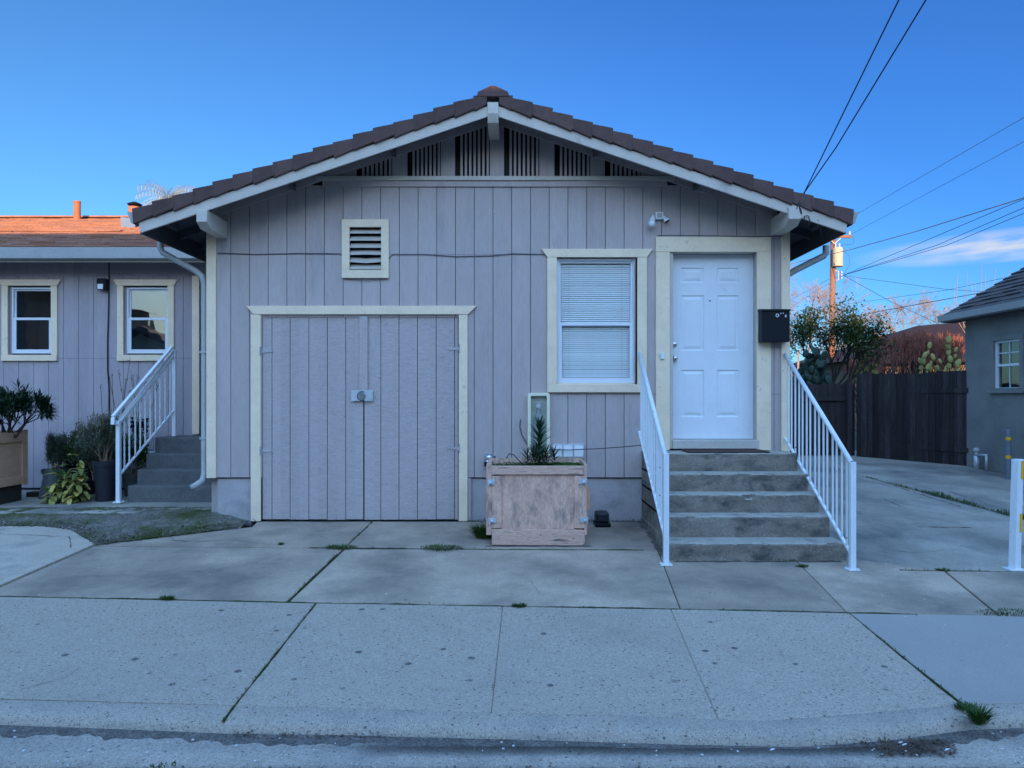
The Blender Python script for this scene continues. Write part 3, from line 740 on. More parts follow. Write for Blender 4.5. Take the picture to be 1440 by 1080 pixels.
# front door
dx0, dx1, dz0, dz1 = (941.5-CX)/124.6, (1056-CX)/124.6, Zp(617, 8.42), Zp(358, 8.42)
door = MB(); DY = .12
PN = [(162, 232, 122, 168), (270, 336, 122, 168), (162, 232, 206, 374), (270, 336, 206, 374), (162, 232, 432, 575), (270, 336, 432, 575)]
pans = []
for a, b, c, e in PN: pans.append(((880+a/2.16-CX)/124.6, (880+b/2.16-CX)/124.6, Zp(320+e/2.16, 8.42), Zp(320+c/2.16, 8.42)))
wallcells(door, dx0, dx1, dz0, lambda x: dz1, DY, DY+.04, [])if False else None
xs = sorted({dx0, dx1}|{p[0] for p in pans}|{p[1] for p in pans})
def nearest_cols():
    cols = [(dx0, pans[0][0], []), (pans[0][0], pans[0][1], [0, 2, 4]), (pans[0][1], pans[1][0], []), (pans[1][0], pans[1][1], [1, 3, 5]), (pans[1][1], dx1, [])]
    for a, b, ids in cols:
        z = dz0
        for i in reversed(ids): door.box(a, b, DY, DY+.04, z, pans[i][2]); z = pans[i][3]
        door.box(a, b, DY, DY+.04, z, dz1)
nearest_cols()
def raised(m, x0, x1, z0, z1):
    R = [(0, 0), (.010, .012), (.022, .012), (.050, .002)]; i = len(m.v)
    for g_, dy in R:
        m.v += [(x0+g_, DY+dy, z0+g_), (x1-g_, DY+dy, z0+g_), (x1-g_, DY+dy, z1-g_), (x0+g_, DY+dy, z1-g_)]
    for r in range(3):
        for k in range(4): q = (k+1) % 4; m.f.append((i+4*r+k, i+4*r+q, i+4*r+4+q, i+4*r+4+k))
    m.f.append((i+12, i+13, i+14, i+15))
for p in pans: raised(door, *p)
fd = door.build('front_door', 'white', house)
kn = MB()
for pyy in (484, 504):
    z = Zp(pyy, 8.4); kn.lathe(((944.5-CX)/124.6+.012, DY, z), [(.032, 0), (.032, .008), (.014, .012), (.012, .03), (.026, .042), (.028, .056), (.018, .064), (.0001, .066)] if pyy == 504 else [(.030, 0), (.030, .014), (.022, .02), (.0001, .021)], 20, (0, -1, 0))
kn.build('door_knob', 'steel', fd, smooth=True)
kn = MB(); kn.lathe(((995.5-CX)/124.6, DY, Zp(423, 8.42)), [(.009, 0), (.009, .003), (.0001, .004)], 12, (0, -1, 0)); kn.build('peephole', 'blackmetal', fd)
tr = MB(); tz = Zp(354, 8.27)
tr.box(gx(922), gx(1083.5), -.03, -.001, tz, Zp(333, 8.27)); tr.build('door_trim', 'cream', house, bevel=.003)
tr = MB(); tr.box(gx(922), gx(941.5), -.028, -.001, .785, tz-.002); tr.build('door_trim', 'cream', house, bevel=.003)
tr = MB(); tr.box(gx(1064), gx(1083.5), -.028, -.001, .785, tz-.002); tr.build('door_trim', 'cream', house, bevel=.003)
jm = MB(); jm.box(1.60, dx0-.003, 0, .17, .80, 2.96); jm.box(dx1+.003, gx(1064)+.02, 0, .17, .80, 2.96); jm.box(dx0-.003, dx1+.003, .0, .17, dz1+.004, 2.99); jm.build('door_jamb', 'greytrim', house)
th = MB(); th.box(dx0-.01, dx1+.02, -.03, .17, .80, dz0-.006); th.build('threshold', 'greytrim', house, bevel=.006)
db = MB(); db.box(gx(928.5), gx(933), -.05, -.029, Zp(505, 8.27), Zp(496, 8.27)); db.build('doorbell', 'white', house, bevel=.003)
sw_ = MB()   # service cable along the wall
def wallcable(pts, r=.005, y=-.009): 
    q = []
    for a, b in zip(pts, pts[1:]):
        for k in range(8):
            t = k/8; p = (a[0]+(b[0]-a[0])*t, a[1]+(b[1]-a[1])*t); q.append((gx(p[0]), y, Zp(p[1], 8.3)))
    q.append((gx(pts[-1][0]), y, Zp(pts[-1][1], 8.3))); return q
cab = thing('wall_cable', (-1, 0, 2.9), 'thin grey cable clipped across the siding past the louvred vent', 'cable')
c = MB(); c.tube(wallcable([(306,356),(360,358),(420,356.5),(478,357),(482,362)]), .0045, 5)
c.tube(wallcable([(547,364),(552,358),(600,358),(640,361),(690,360),(720,357),(768,358)]), .0045, 5)
c.tube(wallcable([(484,392),(515,394),(545,392)], y=-.02), .004, 5); c.build('cable_run', 'cablegrey', cab)
cab2 = thing('wall_cable', (1.2, 0, 1), 'grey cable sagging from the glass blocks to the stairs', 'cable')
c = MB(); c.tube([V(772, 632, 8.22), V(800, 632.8, 8.2), V(840, 631, 8.15), V(870, 629, 8.1), V(902, 626, 8.1)], .006, 6); c.build('cable_run', 'cablegrey', cab2)
cab3 = thing('wall_cable', (1.6, 0, 3), 'dark cable lying over the top of the front door trim', 'cable')
c = MB(); c.tube([(gx(a), -.036, Zp(b, 8.27)) for a, b in ((924,331.6),(932,331.2),(940,331),(975,331.5),(1010,332),(1060,333),(1100,332))], .005, 6); c.build('cable_run', 'cablegrey', cab3)
wc = MB(); wc.tube([(gx(a), -.01-.02*(k > 0), Zp(b, 8.3)) for k, (a, b) in enumerate(((732,590),(731,600),(734,612),(742,625),(752,636)))], .006, 6)
cb4 = thing('wall_cable', (0, 0, 1), 'short bent conduit beside the cream framed niche', 'cable'); wc.build('cable_run', 'cablegrey', cb4)
# security light
sl = thing('security_light', (gx(925), 0, Zp(309, 8.3)), 'white double lamp motion light high on the wall above window and door', 'light')
c = MB(); a, b = gx(921), gx(932); z0, z1 = Zp(308, 8.25), Zp(298, 8.25)
c.box(a, b, -.055, -.001, z0, z1); c.build('sensor_box', 'vinyl', sl, bevel=.006)
c = MB(); c.box(a+.015, b-.015, -.060, -.054, z0+.015, z1-.015); c.build('sensor_face', 'guttermat', sl)
p0 = Vector((gx(918), -.05, Zp(303, 8.25)))
c = MB(); c.lathe(p0, [(.014, 0), (.018, .03), (.034, .07), (.036, .085)], 16, (-.25, -.45, -1)); c.build('lamp_holder', 'vinyl', sl, smooth=True)
c = MB(); ax = Vector((-.25, -.45, -1)).normalized(); c.lathe(p0+ax*.078, [(.02, 0), (.034, .015), (.040, .035), (.034, .058), (.015, .07), (.0001, .072)], 16, ax); c.build('bulb', 'white', sl, smooth=True)
p0 = Vector((gx(932), -.05, Zp(304, 8.25))); ax = Vector((.6, -.3, -1)).normalized()
c = MB(); c.lathe(p0, [(.014, 0), (.018, .03), (.034, .065), (.036, .075)], 16, ax); c.build('lamp_holder', 'vinyl', sl, smooth=True)
c = MB(); c.lathe(p0+ax*.0755, [(.032, 0), (.0001, .002)], 16, ax); c.build('empty_socket', 'dark', sl)
# mailbox
mb_ = thing('mailbox', (gx(1091), -.1, Zp(481, 8.2)), 'black wall mounted mailbox beside the front door', 'mailbox')
xa, xb = Xp(1071.5, 8.14), Xp(1111, 8.14); za, zb2 = Zp(480.5, 8.14), Zp(437, 8.14)
c = MB(); c.box(xa, xb, -.16, -.031, za, zb2); c.build('body', 'blackmetal', mb_, bevel=.006)
c = MB(); c.prism([(-.175, zb2), (-.165, zb2+.018), (-.03, zb2+.032), (-.03, zb2)], xa-.006, xb+.008, 'x'); c.build('lid', 'blackmetal', mb_, bevel=.004)
c = MB(); cx_, cz_ = Xp(1093, 8.14), Zp(443.7, 8.14)
ringp = [(cx_+.015*cos(t*pi/8), -.1625, cz_+.015*sin(t*pi/8)) for t in range(17)]
c.tube(ringp, .0042, 5); c.build('number_marks', 'vinyl', mb_)
def text(s, x, y, z, size, mat, parent, name):
    cu = bpy.data.curves.new(name, 'FONT'); cu.body = s; cu.size = size; cu.extrude = .001; cu.offset = .0008
    o = bpy.data.objects.new(name, cu); C.objects.link(o); o.rotation_euler = (pi/2, 0, 0)
    me = bpy.data.meshes.new_from_object(o.evaluated_get(bpy.context.evaluated_depsgraph_get())) if False else None
    bpy.context.view_layer.update(); me = bpy.data.meshes.new_from_object(o)
    bpy.data.objects.remove(o); m2 = bpy.data.objects.new(name, me); C.objects.link(m2)
    me.materials.clear(); me.materials.append(M[mat]); m2.parent = parent; off = Vector(parent['_w'])
    m2.location = Vector((x, y, z))-off; m2.rotation_euler = (pi/2, 0, 0); return m2
text('"', Xp(1097, 8.14), -.1618, Zp(444.2, 8.14), .045, 'vinyl', mb_, 'number_marks')
text("'", Xp(1100.8, 8.14), -.1618, Zp(444.7, 8.14), .055, 'vinyl', mb_, 'number_marks')
text('8', Xp(1103.6, 8.14), -.1618, Zp(446, 8.14), .036, 'vinyl', mb_, 'number_marks')
# framed niche with a glass jug
ni = thing('wall_niche', (gx(757), 0, Zp(640, 8.3)), 'cream rounded frame recess on the wall behind the planter', 'wall box')
xa, xb, za, zb2 = gx(742), gx(773), Zp(642, 8.25), Zp(552.5, 8.25)
def rrect(x0, x1, z0, z1, r, n=6):
    out = []
    for cx_, cz_, a0 in ((x1-r, z1-r, 0), (x0+r, z1-r, 90), (x0+r, z0+r, 180), (x1-r, z0+r, 270)):
        for k in range(n+1): a = radians(a0+90*k/n); out.append((cx_+r*cos(a), cz_+r*sin(a)))
    return out
o1 = rrect(xa, xb, za, zb2, .03); i1 = rrect(xa+.034, xb-.034, za+.034, zb2-.034, .012)
c = MB(); n = len(o1)
for y in (-.075, -.001):
    for p in o1+i1: c.v.append((p[0], y, p[1]))
for k in range(n):
    m_ = (k+1) % n
    c.f += [(k, m_, n+m_, n+k), (2*n+k, 3*n+k, 3*n+m_, 2*n+m_), (k, 2*n+k, 2*n+m_, m_), (n+k, n+m_, 3*n+m_, 3*n+k)]
c.build('frame', 'nicheframe', ni, bevel=.004)
c = MB(); c.box(xa+.03, xb-.03, -.012, -.002, za+.03, zb2-.03); c.build('back_panel', 'niche', ni)
jug = thing('glass_jug', (gx(757), -.045, za+.05), 'clear glass jug with a small tap inside the cream framed recess', 'jug')
zj = za+.036
c = MB(); c.lathe((gx(757), -.078, zj), [(.06, 0), (.075, .01), (.078, .24), (.076, .34), (.060, .40), (.028, .44), (.022, .48), (.022, .50)], 28); c.build('bottle', 'jar', jug, smooth=True)
c = MB(); c.lathe((gx(757), -.078, zj+.501), [(.026, 0), (.026, .03), (.015, .034), (.015, .05), (.03, .052), (.03, .062), (.0001, .064)], 20); c.tube([(gx(757), -.09, zj+.49), (gx(765), -.09, zj+.495)], .004, 6); c.build('cap', 'galv', jug, smooth=False)
# glass block vent
gbk = thing('glass_block_strip', (gx(800), 0, Zp(645, 8.3)), 'row of pale glass blocks low on the wall behind the planter', 'glass blocks')
xa, xb, za, zb2 = gx(776), gx(821), Zp(644, 8.26), Zp(624.5, 8.26)
c = MB(); c.box(xa, xb, -.045, -.001, za, zb2); c.build('block_frame', 'galv', gbk, bevel=.004)
w = (xb-xa)/3
for k in range(3):
    c = MB(); c.box(xa+w*k+.009, xa+w*(k+1)-.009, -.056, -.045, za+.012, zb2-.016); c.build('glass_block', 'blind', gbk, bevel=.006)
# bell-like meter left of planter and black box on the ground
ho = thing('hose_reel_cap', (gx(689), -.1, Zp(648, 8.2)), 'black and chrome round fitting on the wall at the planter left corner', 'fitting')
c = MB(); c.lathe((gx(688), -.07, Zp(650, 8.2)), [(.05, 0), (.05, .012), (.035, .02), (.045, .035), (.05, .05), (.04, .075), (.02, .085), (.0001, .088)], 20); c.build('cap', 'steel', ho, smooth=True)
c = MB(); c.lathe((gx(688), -.07, Zp(656, 8.2)), [(.055, 0), (.055, .05)], 20); c.build('base', 'blackmetal', ho)
c = MB(); c.tube([(gx(692), -.07, Zp(646, 8.2)), (gx(696), -.07, Zp(642, 8.2)), (gx(698), -.07, Zp(648, 8.2))], .008, 8); c.build('spout', 'blackmetal', ho, smooth=True)
bb = thing('black_box', (gx(839), -.12, -.01), 'small black lidded box on the ground right of the planter', 'box')
c = MB(); c.box(.84, 1.005, -.30, -.06, -.015, .025); c.build('base', 'blackmetal', bb, bevel=.008)
c = MB(); c.box(.85, .99, -.28, -.08, .027, .135); c.build('lid', 'potblack', bb, bevel=.02)
# door mat
m = MB(); m.box(1.80, 2.66, -.40, -.06, .783, .796); tag(m.build('door_mat', 'matbrown', bevel=.004), 'brown door mat on the top landing before the white door', 'mat')

# ---------------------------------------------------------------- front steps
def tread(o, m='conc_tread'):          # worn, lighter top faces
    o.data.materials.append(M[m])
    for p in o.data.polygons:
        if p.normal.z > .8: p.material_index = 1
stp = thing('concrete_stairs', (2.15, -.8, -.1), 'worn concrete front stairs of five steps up to the white door', 'stairs')
LV = [(7.85, .78), (7.56, .595), (7.30, .42), (7.05, .248), (6.75, .054)]
def rough_block(x0, x1, y0, y1, z0, z1, seed, nx=46, worn=.012):
    m = MB(); nz = 6; ny = 8
    def off(x, y, z, amp=1): return amp*worn*noise.noise((x*7+seed, y*7, z*9))+amp*worn*.6*noise.noise((x*26+seed, y*20, z*26))
    prof = [(y0, z0), (y0, z0+(z1-z0)*.25), (y0, z0+(z1-z0)*.5), (y0, z0+(z1-z0)*.75), (y0, z1-.018), (y0+.005, z1-.006), (y0+.018, z1), (y0+.06, z1), (y0+.2, z1), (y1, z1)]
    for i in range(nx+1):
        x = x0+(x1-x0)*i/nx
        for k, (y, z) in enumerate(prof):
            edge = 1.0 if k in (4, 5, 6) else .45
            yy = y+(off(x, 0, z)*edge if k < 7 else 0); zz = z+(off(x, y, 5)*.5*edge if 3 < k < 8 else 0)
            if k in (4, 5): 
                chip = max(0, noise.noise((x*5+seed, 3, 1))-.30)*.06; zz -= chip; yy += chip*.5
            m.v.append((x, yy, zz))
    K = len(prof)
    for i in range(nx):
        for k in range(K-1): a = i*K+k; m.f.append((a, a+K, a+K+1, a+1))
    for side in (0, nx): 
        b = len(m.v); m.v.append((x0 if side == 0 else x1, y1, z0)); q = [side*K+k for k in range(K)]+[b]; m.f.append(tuple(q if side else q[::-1]))
    return m
for k, (dd, z) in enumerate(LV):
    zb0 = LV[k+1][1] if k < 4 else -.14
    if k == 4: m = rough_block(1.375, 2.955, dd-D0, 0, -.20, z, 9.1*k, worn=.018)
    else: m = rough_block(1.38, 2.93, dd-D0, -.0, zb0-.02, z, 9.1*k)
    o_ = m.build('step', 'conc_step', stp); tread(o_)
def railing(name, label, group, foot, footz, top, rail0, rail1, low0, low1, nb, pr=.022, post_top=None, style=0):
    """foot/top: (x,y); rail0/rail1: z of handrail at the foot and top ends"""
    r = thing(name, (foot[0], foot[1], footz), label, 'railing', group)
    x0, y0 = foot; x1, y1 = top
    m = MB(); zt = rail0+.03 if post_top is None else post_top
    m.box(x0-.024, x0+.024, y0-.024, y0+.024, footz+.006, zt); m.build('post', 'railwhite', r, bevel=.004)
    m = MB(); m.box(x0-.05, x0+.05, y0-.05, y0+.05, footz, footz+.008)
    for a in (-.036, .036):
        for b in (-.036, .036): m.lathe((x0+a, y0+b, footz+.008), [(.007, 0), (.007, .012)], 6)
    m.build('base_plate', 'railwhite', r)
    m = MB(); m.tube([(x0, y0+.02, rail0), (x1, y1, rail1)], pr, 14); hr = m.build('handrail', 'railwhite', r, smooth=True)
    m = MB(); m.tube([(x0, y0-.0, rail0), (x0, y0+.0215, rail0+.001)], pr*.72, 12); m.build('tube_opening', 'dark', hr) if not style else None
    hr.data
    m = MB(); m.bar((x0, y0, low0), (x1, y1, low1), .028, .02); m.build('bottom_rail', 'railwhite', r, bevel=.003)
    for k in range(nb):
        t = (k+1)/(nb+1); x = x0+(x1-x0)*t; y = y0+(y1-y0)*t
        za = low0+(low1-low0)*t; zb = rail0+(rail1-rail0)*t; j = U(-.004, .004)
        m = MB()
        if style: # twisted bar
            N_ = 26; i0 = len(m.v)
            for q in range(N_+1):
                z = za+(zb-za)*q/N_; an = q*.55
                for s in range(4): m.v.append((x+j+.0105*cos(an+s*pi/2), y+.0105*sin(an+s*pi/2), z))
            for q in range(N_):
                for s in range(4): a = i0+q*4+s; b = i0+q*4+(s+1) % 4; m.f.append((a, b, b+4, a+4))
        else: m.box(x-.007+j, x+.007+j, y-.007, y+.007, za, zb)
        m.build('baluster', 'railwhite', r)
    return r
gR_ = 'white steel railings of the front stairs'
railing('stair_railing', 'white steel railing on the left side of the front stairs', gR_, (1.315, 6.62-D0), -.108, (1.345, -.06), .845, 1.845, .09, .99, 15, post_top=.87)
railing('stair_railing', 'white steel railing on the right side of the front stairs, by the mailbox', gR_, (2.885, 6.47-D0), -.117, (2.95, -.03), .80, 1.835, .0, .92, 15, post_top=.81)
for r_, x in (('a', 1.345), ('b', 2.95)): pass
# ---------------------------------------------------------------- planter
pl = thing('wooden_planter', (.2, -.75, -.07), 'weathered plywood box planter standing before the house wall', 'planter')
X0, X1, Y0, Y1, Z0, Z1 = -.285, .68, 7.27-D0, 7.27-D0+.60, -.066, .73
def e(v): return (660+v/4.154-CX)/145.8
def ez(v): return HC-(520+v/4.154-CY)/145.8
m = MB(); m.box(e(186), e(614), Y0+.012, Y0+.03, ez(932), ez(615)); m.build('panel', 'plywood', pl)
m = MB(); m.box(e(130), e(667), Y0-.012, Y0+.024, ez(612), ez(561)); m.build('top_rail', 'plywood_h', pl, bevel=.004)
m = MB(); m.prism([(e(131), ez(1022)), (e(664), ez(1026)), (e(675), ez(1005)), (e(672), ez(940)), (e(655), ez(934)), (e(133), ez(931))], Y0-.02, Y0+.02); m.build('bottom_rail', 'plywood_h', pl, bevel=.006)
for a, b in ((132, 188), (613, 671)):
    m = MB(); m.box(e(a), e(b), Y0-.006, Y0+.024, ez(926), ez(619)); m.build('stile', 'plywood', pl, bevel=.004)
for xa, xb in ((e(99), e(128)), (e(676), e(690))):
    m = MB(); m.box(xa, xb, Y0+.03, Y1, ez(965), ez(552)); m.build('side_board', 'plywood', pl, bevel=.003)
    m = MB(); q = e(92) if xa < 0.2 else e(706); m.box(min(q, xa+.002), max(q, xb-.002) if xa > .2 else xa+.01, Y0+.025, Y1, ez(825), ez(695)); m.build('side_cleat', 'box_wood', pl, bevel=.003)
for xa, xb in ((e(99), e(131)), (e(669), e(686))):
    m = MB(); m.box(xa, xb, Y0-.004, Y0+.03, ez(965), ez(556)); m.build('corner_post', 'plywood', pl, bevel=.003)
m = MB(); m.box(e(99), e(690), Y1, Y1+.02, Z0, Z1); m.build('back_board', 'plywood', pl)
for a, b, sx in ((105, 658, 1), (113, 882, 1), (686, 653, -1), (694, 878, -1)):
    m = MB(); x = e(a); z = ez(b)
    m.box(min(x, x+sx*.075), max(x, x+sx*.075), Y0-.018, Y0-.0125, z-.022, z+.03); m.lathe((x+sx*.03, Y0-.018, z-.002), [(.016, 0), (.016, .014), (.006, .02)], 10, (0, -1, 0)); m.box(x+sx*.012-.006, x+sx*.012+.006, Y0-.03, Y0-.018, z-.035, z+.02)
    m.build('corner_clip', 'galv', pl, bevel=.002)
m = MB(); NXs = 40
for i in range(NXs+1):
    for j in range(NXs+1):
        x = e(128)+(e(676)-e(128))*i/NXs; y = Y0+.02+(Y1-Y0-.02)*j/NXs
        m.v.append((x, y, .655+.03*noise.noise((x*6, y*6, 0))+.012*noise.noise((x*30, y*30, 0))))
for i in range(NXs):
    for j in range(NXs): a = i*(NXs+1)+j; m.f.append((a, a+NXs+1, a+NXs+2, a+1))
m.build('soil', 'soil', pl, smooth=True)
m = MB()
for _ in range(5200):
    x = U(e(132), e(670)); y = U(Y0+.03, Y1-.01)
    if x < .12 and random.random() < .72: continue
    m.leaf((x, y, .672+.03*noise.noise((x*6, y*6, 0))), (U(-1,1), U(-1,1), U(.2,1)), U(.012,.03), .014)
tag(m.build('ground_cover', 'lf_green'), 'low green ground cover growing in the plywood planter', 'plant', kind='stuff')
def spike(cx, cy, z0, h, n, L, w, up0=1.4, up1=.0, mat='lf_spike'):
    m = MB()
    for k in range(n):
        t = (k/n); z = z0+h*(t**1.0); a = k*2.4+U(-.2,.2); up = .25+1.5*t
        l_ = L*(1.05-.6*t)*U(.8,1.1)
        p = Vector((cx, cy, z)); dr_ = Vector((cos(a), sin(a), up)).normalized(); pr = p; i0 = len(m.v); sdv = Vector((-sin(a), cos(a), 0)); NS = 5
        for s in range(NS+1):
            u = s/NS; ww = w*(1-u)**.7*(.6+.8*min(1, u*4)); c_ = pr
            m.v += [tuple(c_-sdv*ww/2), tuple(c_+sdv*ww/2)]
            dr_ = (dr_+Vector((0, 0, -.16+.10*t))).normalized(); pr = pr+dr_*l_/NS
        for s in range(NS): a_ = i0+2*s; m.f.append((a_, a_+1, a_+3, a_+2))
    return m
lily = thing('lily_plant', (.235, -.75, .66), 'dark spiky lily shoot standing in the plywood planter', 'plant')
spike(.235, -.76, .68, .43, 80, .26, .021).build('leaves', 'lf_spike', lily)
m = MB(); m.tube([(.235, -.76, .66), (.236, -.76, .9), (.235, -.76, 1.12)], [.010, .008, .004], 6); m.build('stem', 'lf_green', lily)
m = MB()
for (cx_, cy_, h_, n_) in ((.17, -.72, .18, 26), (.30, -.75, .17, 26), (.21, -.84, .13, 22), (.38, -.72, .17, 26), (.11, -.78, .15, 26), (.26, -.86, .16, 26), (.20, -.66, .2, 26)):
    q = spike(cx_, cy_, .66, h_, n_, .22, .013); o_ = len(m.v); m.v += q.v; m.f += [tuple(a+o_ for a in f) for f in q.f]
m.build('side_shoots', 'lf_spike', lily)
m = MB(); m.tube([V(712, 645, 7.45), V(716, 638, 7.45), V(723, 640, 7.4), V(728, 646, 7.35), V(735, 652, 7.3)], .005, 6)
tag(m.build('hose_loop', 'wire'), 'thin black hose loop sticking out of the planter soil', 'hose')
# ---------------------------------------------------------------- the house on the left
DL = 10.4; YL = DL-D0
def lx(p): return (p-CX)*DL/F
def lz(p): return HC-(p-CY)*DL/F
lh = thing('neighbouring_house', (-8, YL, 0), 'low lavender grey house on the left with orange brown shingle roof', 'house')
W1 = (lx(12.2), lx(72.9)); W2 = (lx(174.4), lx(236.7)); WZ = (lz(499), lz(402))
lholes = [(W1[0]-.04, W1[1]+.04, WZ[0]-.03, WZ[1]+.03), (W2[0]-.04, W2[1]+.04, WZ[0]-.03, WZ[1]+.03), (-4.40, -3.38, 0, 3.05)]
s = MB(); xx = lx(131.5)
k = int((-12-xx)/.2063)-1
ed = [xx+q*.2063 for q in range(k, 30)]
for a, b in zip(ed, ed[1:]):
    if a < -12 or a > -3.41: continue
    b = min(b, -3.405)
    cuts = sorted({a, b}|{h[q] for h in lholes for q in (0, 1) if a < h[q] < b})
    for c, e_ in zip(cuts, cuts[1:]):
        m_ = (c+e_)/2; segs = [(.12, 3.40)]
        for h in lholes:
            if h[0] < m_ < h[1]: segs = [t for z0, z1 in segs for t in ((z0, min(z1, h[2])), (max(z0, h[3]), z1)) if t[1]-t[0] > .01]
        for z0, z1 in segs: 
            zc = lz(504)
            for u0, u1 in (((z0, zc-.0015), (zc+.0015, z1)) if z0 < zc < z1 else ((z0, z1),)): s.box(c+(.003 if c == a else 0), e_-(.003 if e_ == b else 0), YL, YL+.018, u0, u1)
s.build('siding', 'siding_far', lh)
s = MB(); wallcells(s, -12, -3.41, .05, lambda x: 3.42, YL+.019, YL+.08, lholes); s.build('wall_core', 'groove', lh)
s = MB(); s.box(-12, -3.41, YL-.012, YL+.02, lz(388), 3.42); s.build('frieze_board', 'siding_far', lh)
for a, b in (W1, W2):
    m = MB(); m.box(a-.05, a+.031, YL+.019, YL+.079, WZ[0]-.03, WZ[1]+.03); m.box(a-.05, b+.05, YL+.081, YL+.09, WZ[0]-.05, WZ[0]+.03); m.build('window_reveal', 'siding_far', lh)
    w = sash(lh, a+.03, b-.0, WZ[0]+.02, WZ[1]-.02, YL+.02, 'glass_old', rail=.52)
    wtrim(lh, w, a, b, WZ[0], WZ[1], .085, .085, .085, .055, y=YL-.025, yb=YL-.001)
s = MB(); s.box(lx(271), lx(281), YL-.025, YL-.001, .86, lz(388)); s.build('door_trim', 'cream', lh, bevel=.003)
s = MB(); s.box(-4.45, -3.38, YL+.10, YL+.14, .5, 3.2); s.build('door', 'siding_far', lh)
YE = 9.9-D0
s = MB(); s.prism([(YE, 3.34), (YE+.008, 3.20), (YE+.02, 3.19), (YE+.09, 3.19), (YE+.09, 3.34), (YE+.082, 3.34), (YE+.082, 3.2), (YE+.02, 3.2), (YE+.008, 3.34)], -12.4, -3.62, 'x'); s.build('gutter', 'guttermat', lh)
s = MB(); s.box(-12.3, -3.42, YE+.092, YE+.115, 3.16, 3.33); s.build('fascia', 'greytrim', lh)
s = MB(); s.prism([(YE+.1, 3.30), (15-D0, 4.88), (15-D0, 4.84), (YE+.1, 3.26)], -12.3, -3.42, 'x'); s.build('eave_boards', 'soffit', lh)
def shingle_courses(mb, P0, P1, P2, P3, n, th=.012):
    """quad P0-P1 eave, P3-P2 ridge, laid as lapped courses with ragged tab ends"""
    P0, P1, P2, P3 = map(Vector, (P0, P1, P2, P3)); nrm = (P1-P0).cross(P3-P0).normalized()
    if nrm.z < 0: nrm = -nrm
    for k in range(n):
        a, b = k/n, (k+1)/n
        A, B = P0.lerp(P3, a), P1.lerp(P2, a); Cc, Dd = P1.lerp(P2, b), P0.lerp(P3, b)
        L = (B-A).length; q = max(1, int(L/.33)); 
        for j in range(q):
            u0, u1 = j/q, (j+1)/q; lift = random.choice((.6, 1, 1, 1.5))*th; drop = random.uniform(0, .012)
            dn = (A-Dd).normalized()*drop
            i = len(mb.v); a0, a1 = A.lerp(B, u0)+dn, A.lerp(B, u1)+dn; d0, d1 = Dd.lerp(Cc, u0), Dd.lerp(Cc, u1)
            mb.v += [tuple(a0+nrm*lift), tuple(a1+nrm*lift), tuple(d1+nrm*.001), tuple(d0+nrm*.001), tuple(a0-nrm*.01), tuple(a1-nrm*.01)]
            mb.f += [(i, i+1, i+2, i+3), (i+4, i+5, i+1, i), (i, i+3, i+4), (i+1, i+5, i+2)]
s = MB(); shingle_courses(s, (-12.4, YE+.05, 3.36), (-3.66, YE+.05, 3.36), (-7.7, 15-D0, 4.935), (-12.4, 15-D0, 4.935), 34); lroof = s.build('roof', 'shingle', lh)
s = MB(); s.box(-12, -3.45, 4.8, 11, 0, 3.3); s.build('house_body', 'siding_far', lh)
s = MB(); s.prism([(15-D0, 4.93), (20.3-D0, 3.3), (20.3-D0, 3.26), (15-D0, 4.89)], -12.4, -7.7, 'x')
i = len(s.v); s.v += [(-3.66, YE+.05, 3.35), (-3.66, 20-D0, 3.35), (-7.7, 15-D0, 4.93)]; s.f.append((i, i+1, i+2)); s.build('rear_slope', 'shingle', lroof)
s = MB(); s.bar((-12.4, 15-D0, 4.95), (-7.66, 15-D0, 4.95), .22, .03); s.build('ridge_cap', 'shingle', lroof)
s = MB(); s.bar((-12.4, 12.05-D0, 4.03), (-6.3, 12.05-D0, 4.03), .10, .02); s.build('shingle_strip', 'shingle', lroof)
s = MB(); s.box(-12, -3.41, YL+.1, 19-D0, 0, 3.2); s.build('house_body', 'siding_far', lh) if False else None
p = V(108.5, 307, 14.6); s = MB(); s.lathe((p.x, p.y, 4.75), [(.10, 0), (.065, .06), (.062, .38), (.066, .38), (.066, .42), (.0001, .42)], 16); s.build('vent_pipe', 'terracotta', lroof)
p = V(189.5, 310, 13); s = MB(); s.lathe((p.x, p.y, 4.1), [(.10, 0), (.10, .55), (.085, .55)], 18); fl_ = s.build('flue', 'terracotta', lroof, smooth=True)
s = MB(); s.lathe((p.x, p.y, 4.66), [(.075, 0), (.11, .02), (.12, .04), (.03, .08), (.0001, .082)], 18); s.build('flue_cap', 'blackmetal', fl_)
s = MB(); s.prism([(p.x-.14, 4.05), (p.x+.1, 4.05), (p.x+.08, 4.42), (p.x-.16, 4.44)], p.y-.16, p.y-.12); s.build('flue_flashing', 'flash', lroof)
# wall lamp and cable
wl = thing('wall_lamp', (lx(148), YL, lz(401)), 'small black wall lamp between the two left windows', 'light')
s = MB(); s.box(lx(141.5), lx(154.5), YL-.11, YL-.02, lz(409), lz(393)); s.build('housing', 'blackmetal', wl, bevel=.015)
s = MB(); s.box(lx(143.5), lx(151), YL-.115, YL-.108, lz(408), lz(401)); s.build('lens', 'blind', wl)
s = MB(); s.tube([(lx(a), YL-.012, lz(b)) for a, b in ((154, 366), (154, 395), (153.5, 430), (152, 480), (152, 520), (154, 545), (155, 640))], .009, 6)
tag(s.build('wall_cable', 'wire'), 'black cable hanging down the left house wall from the small lamp', 'cable')
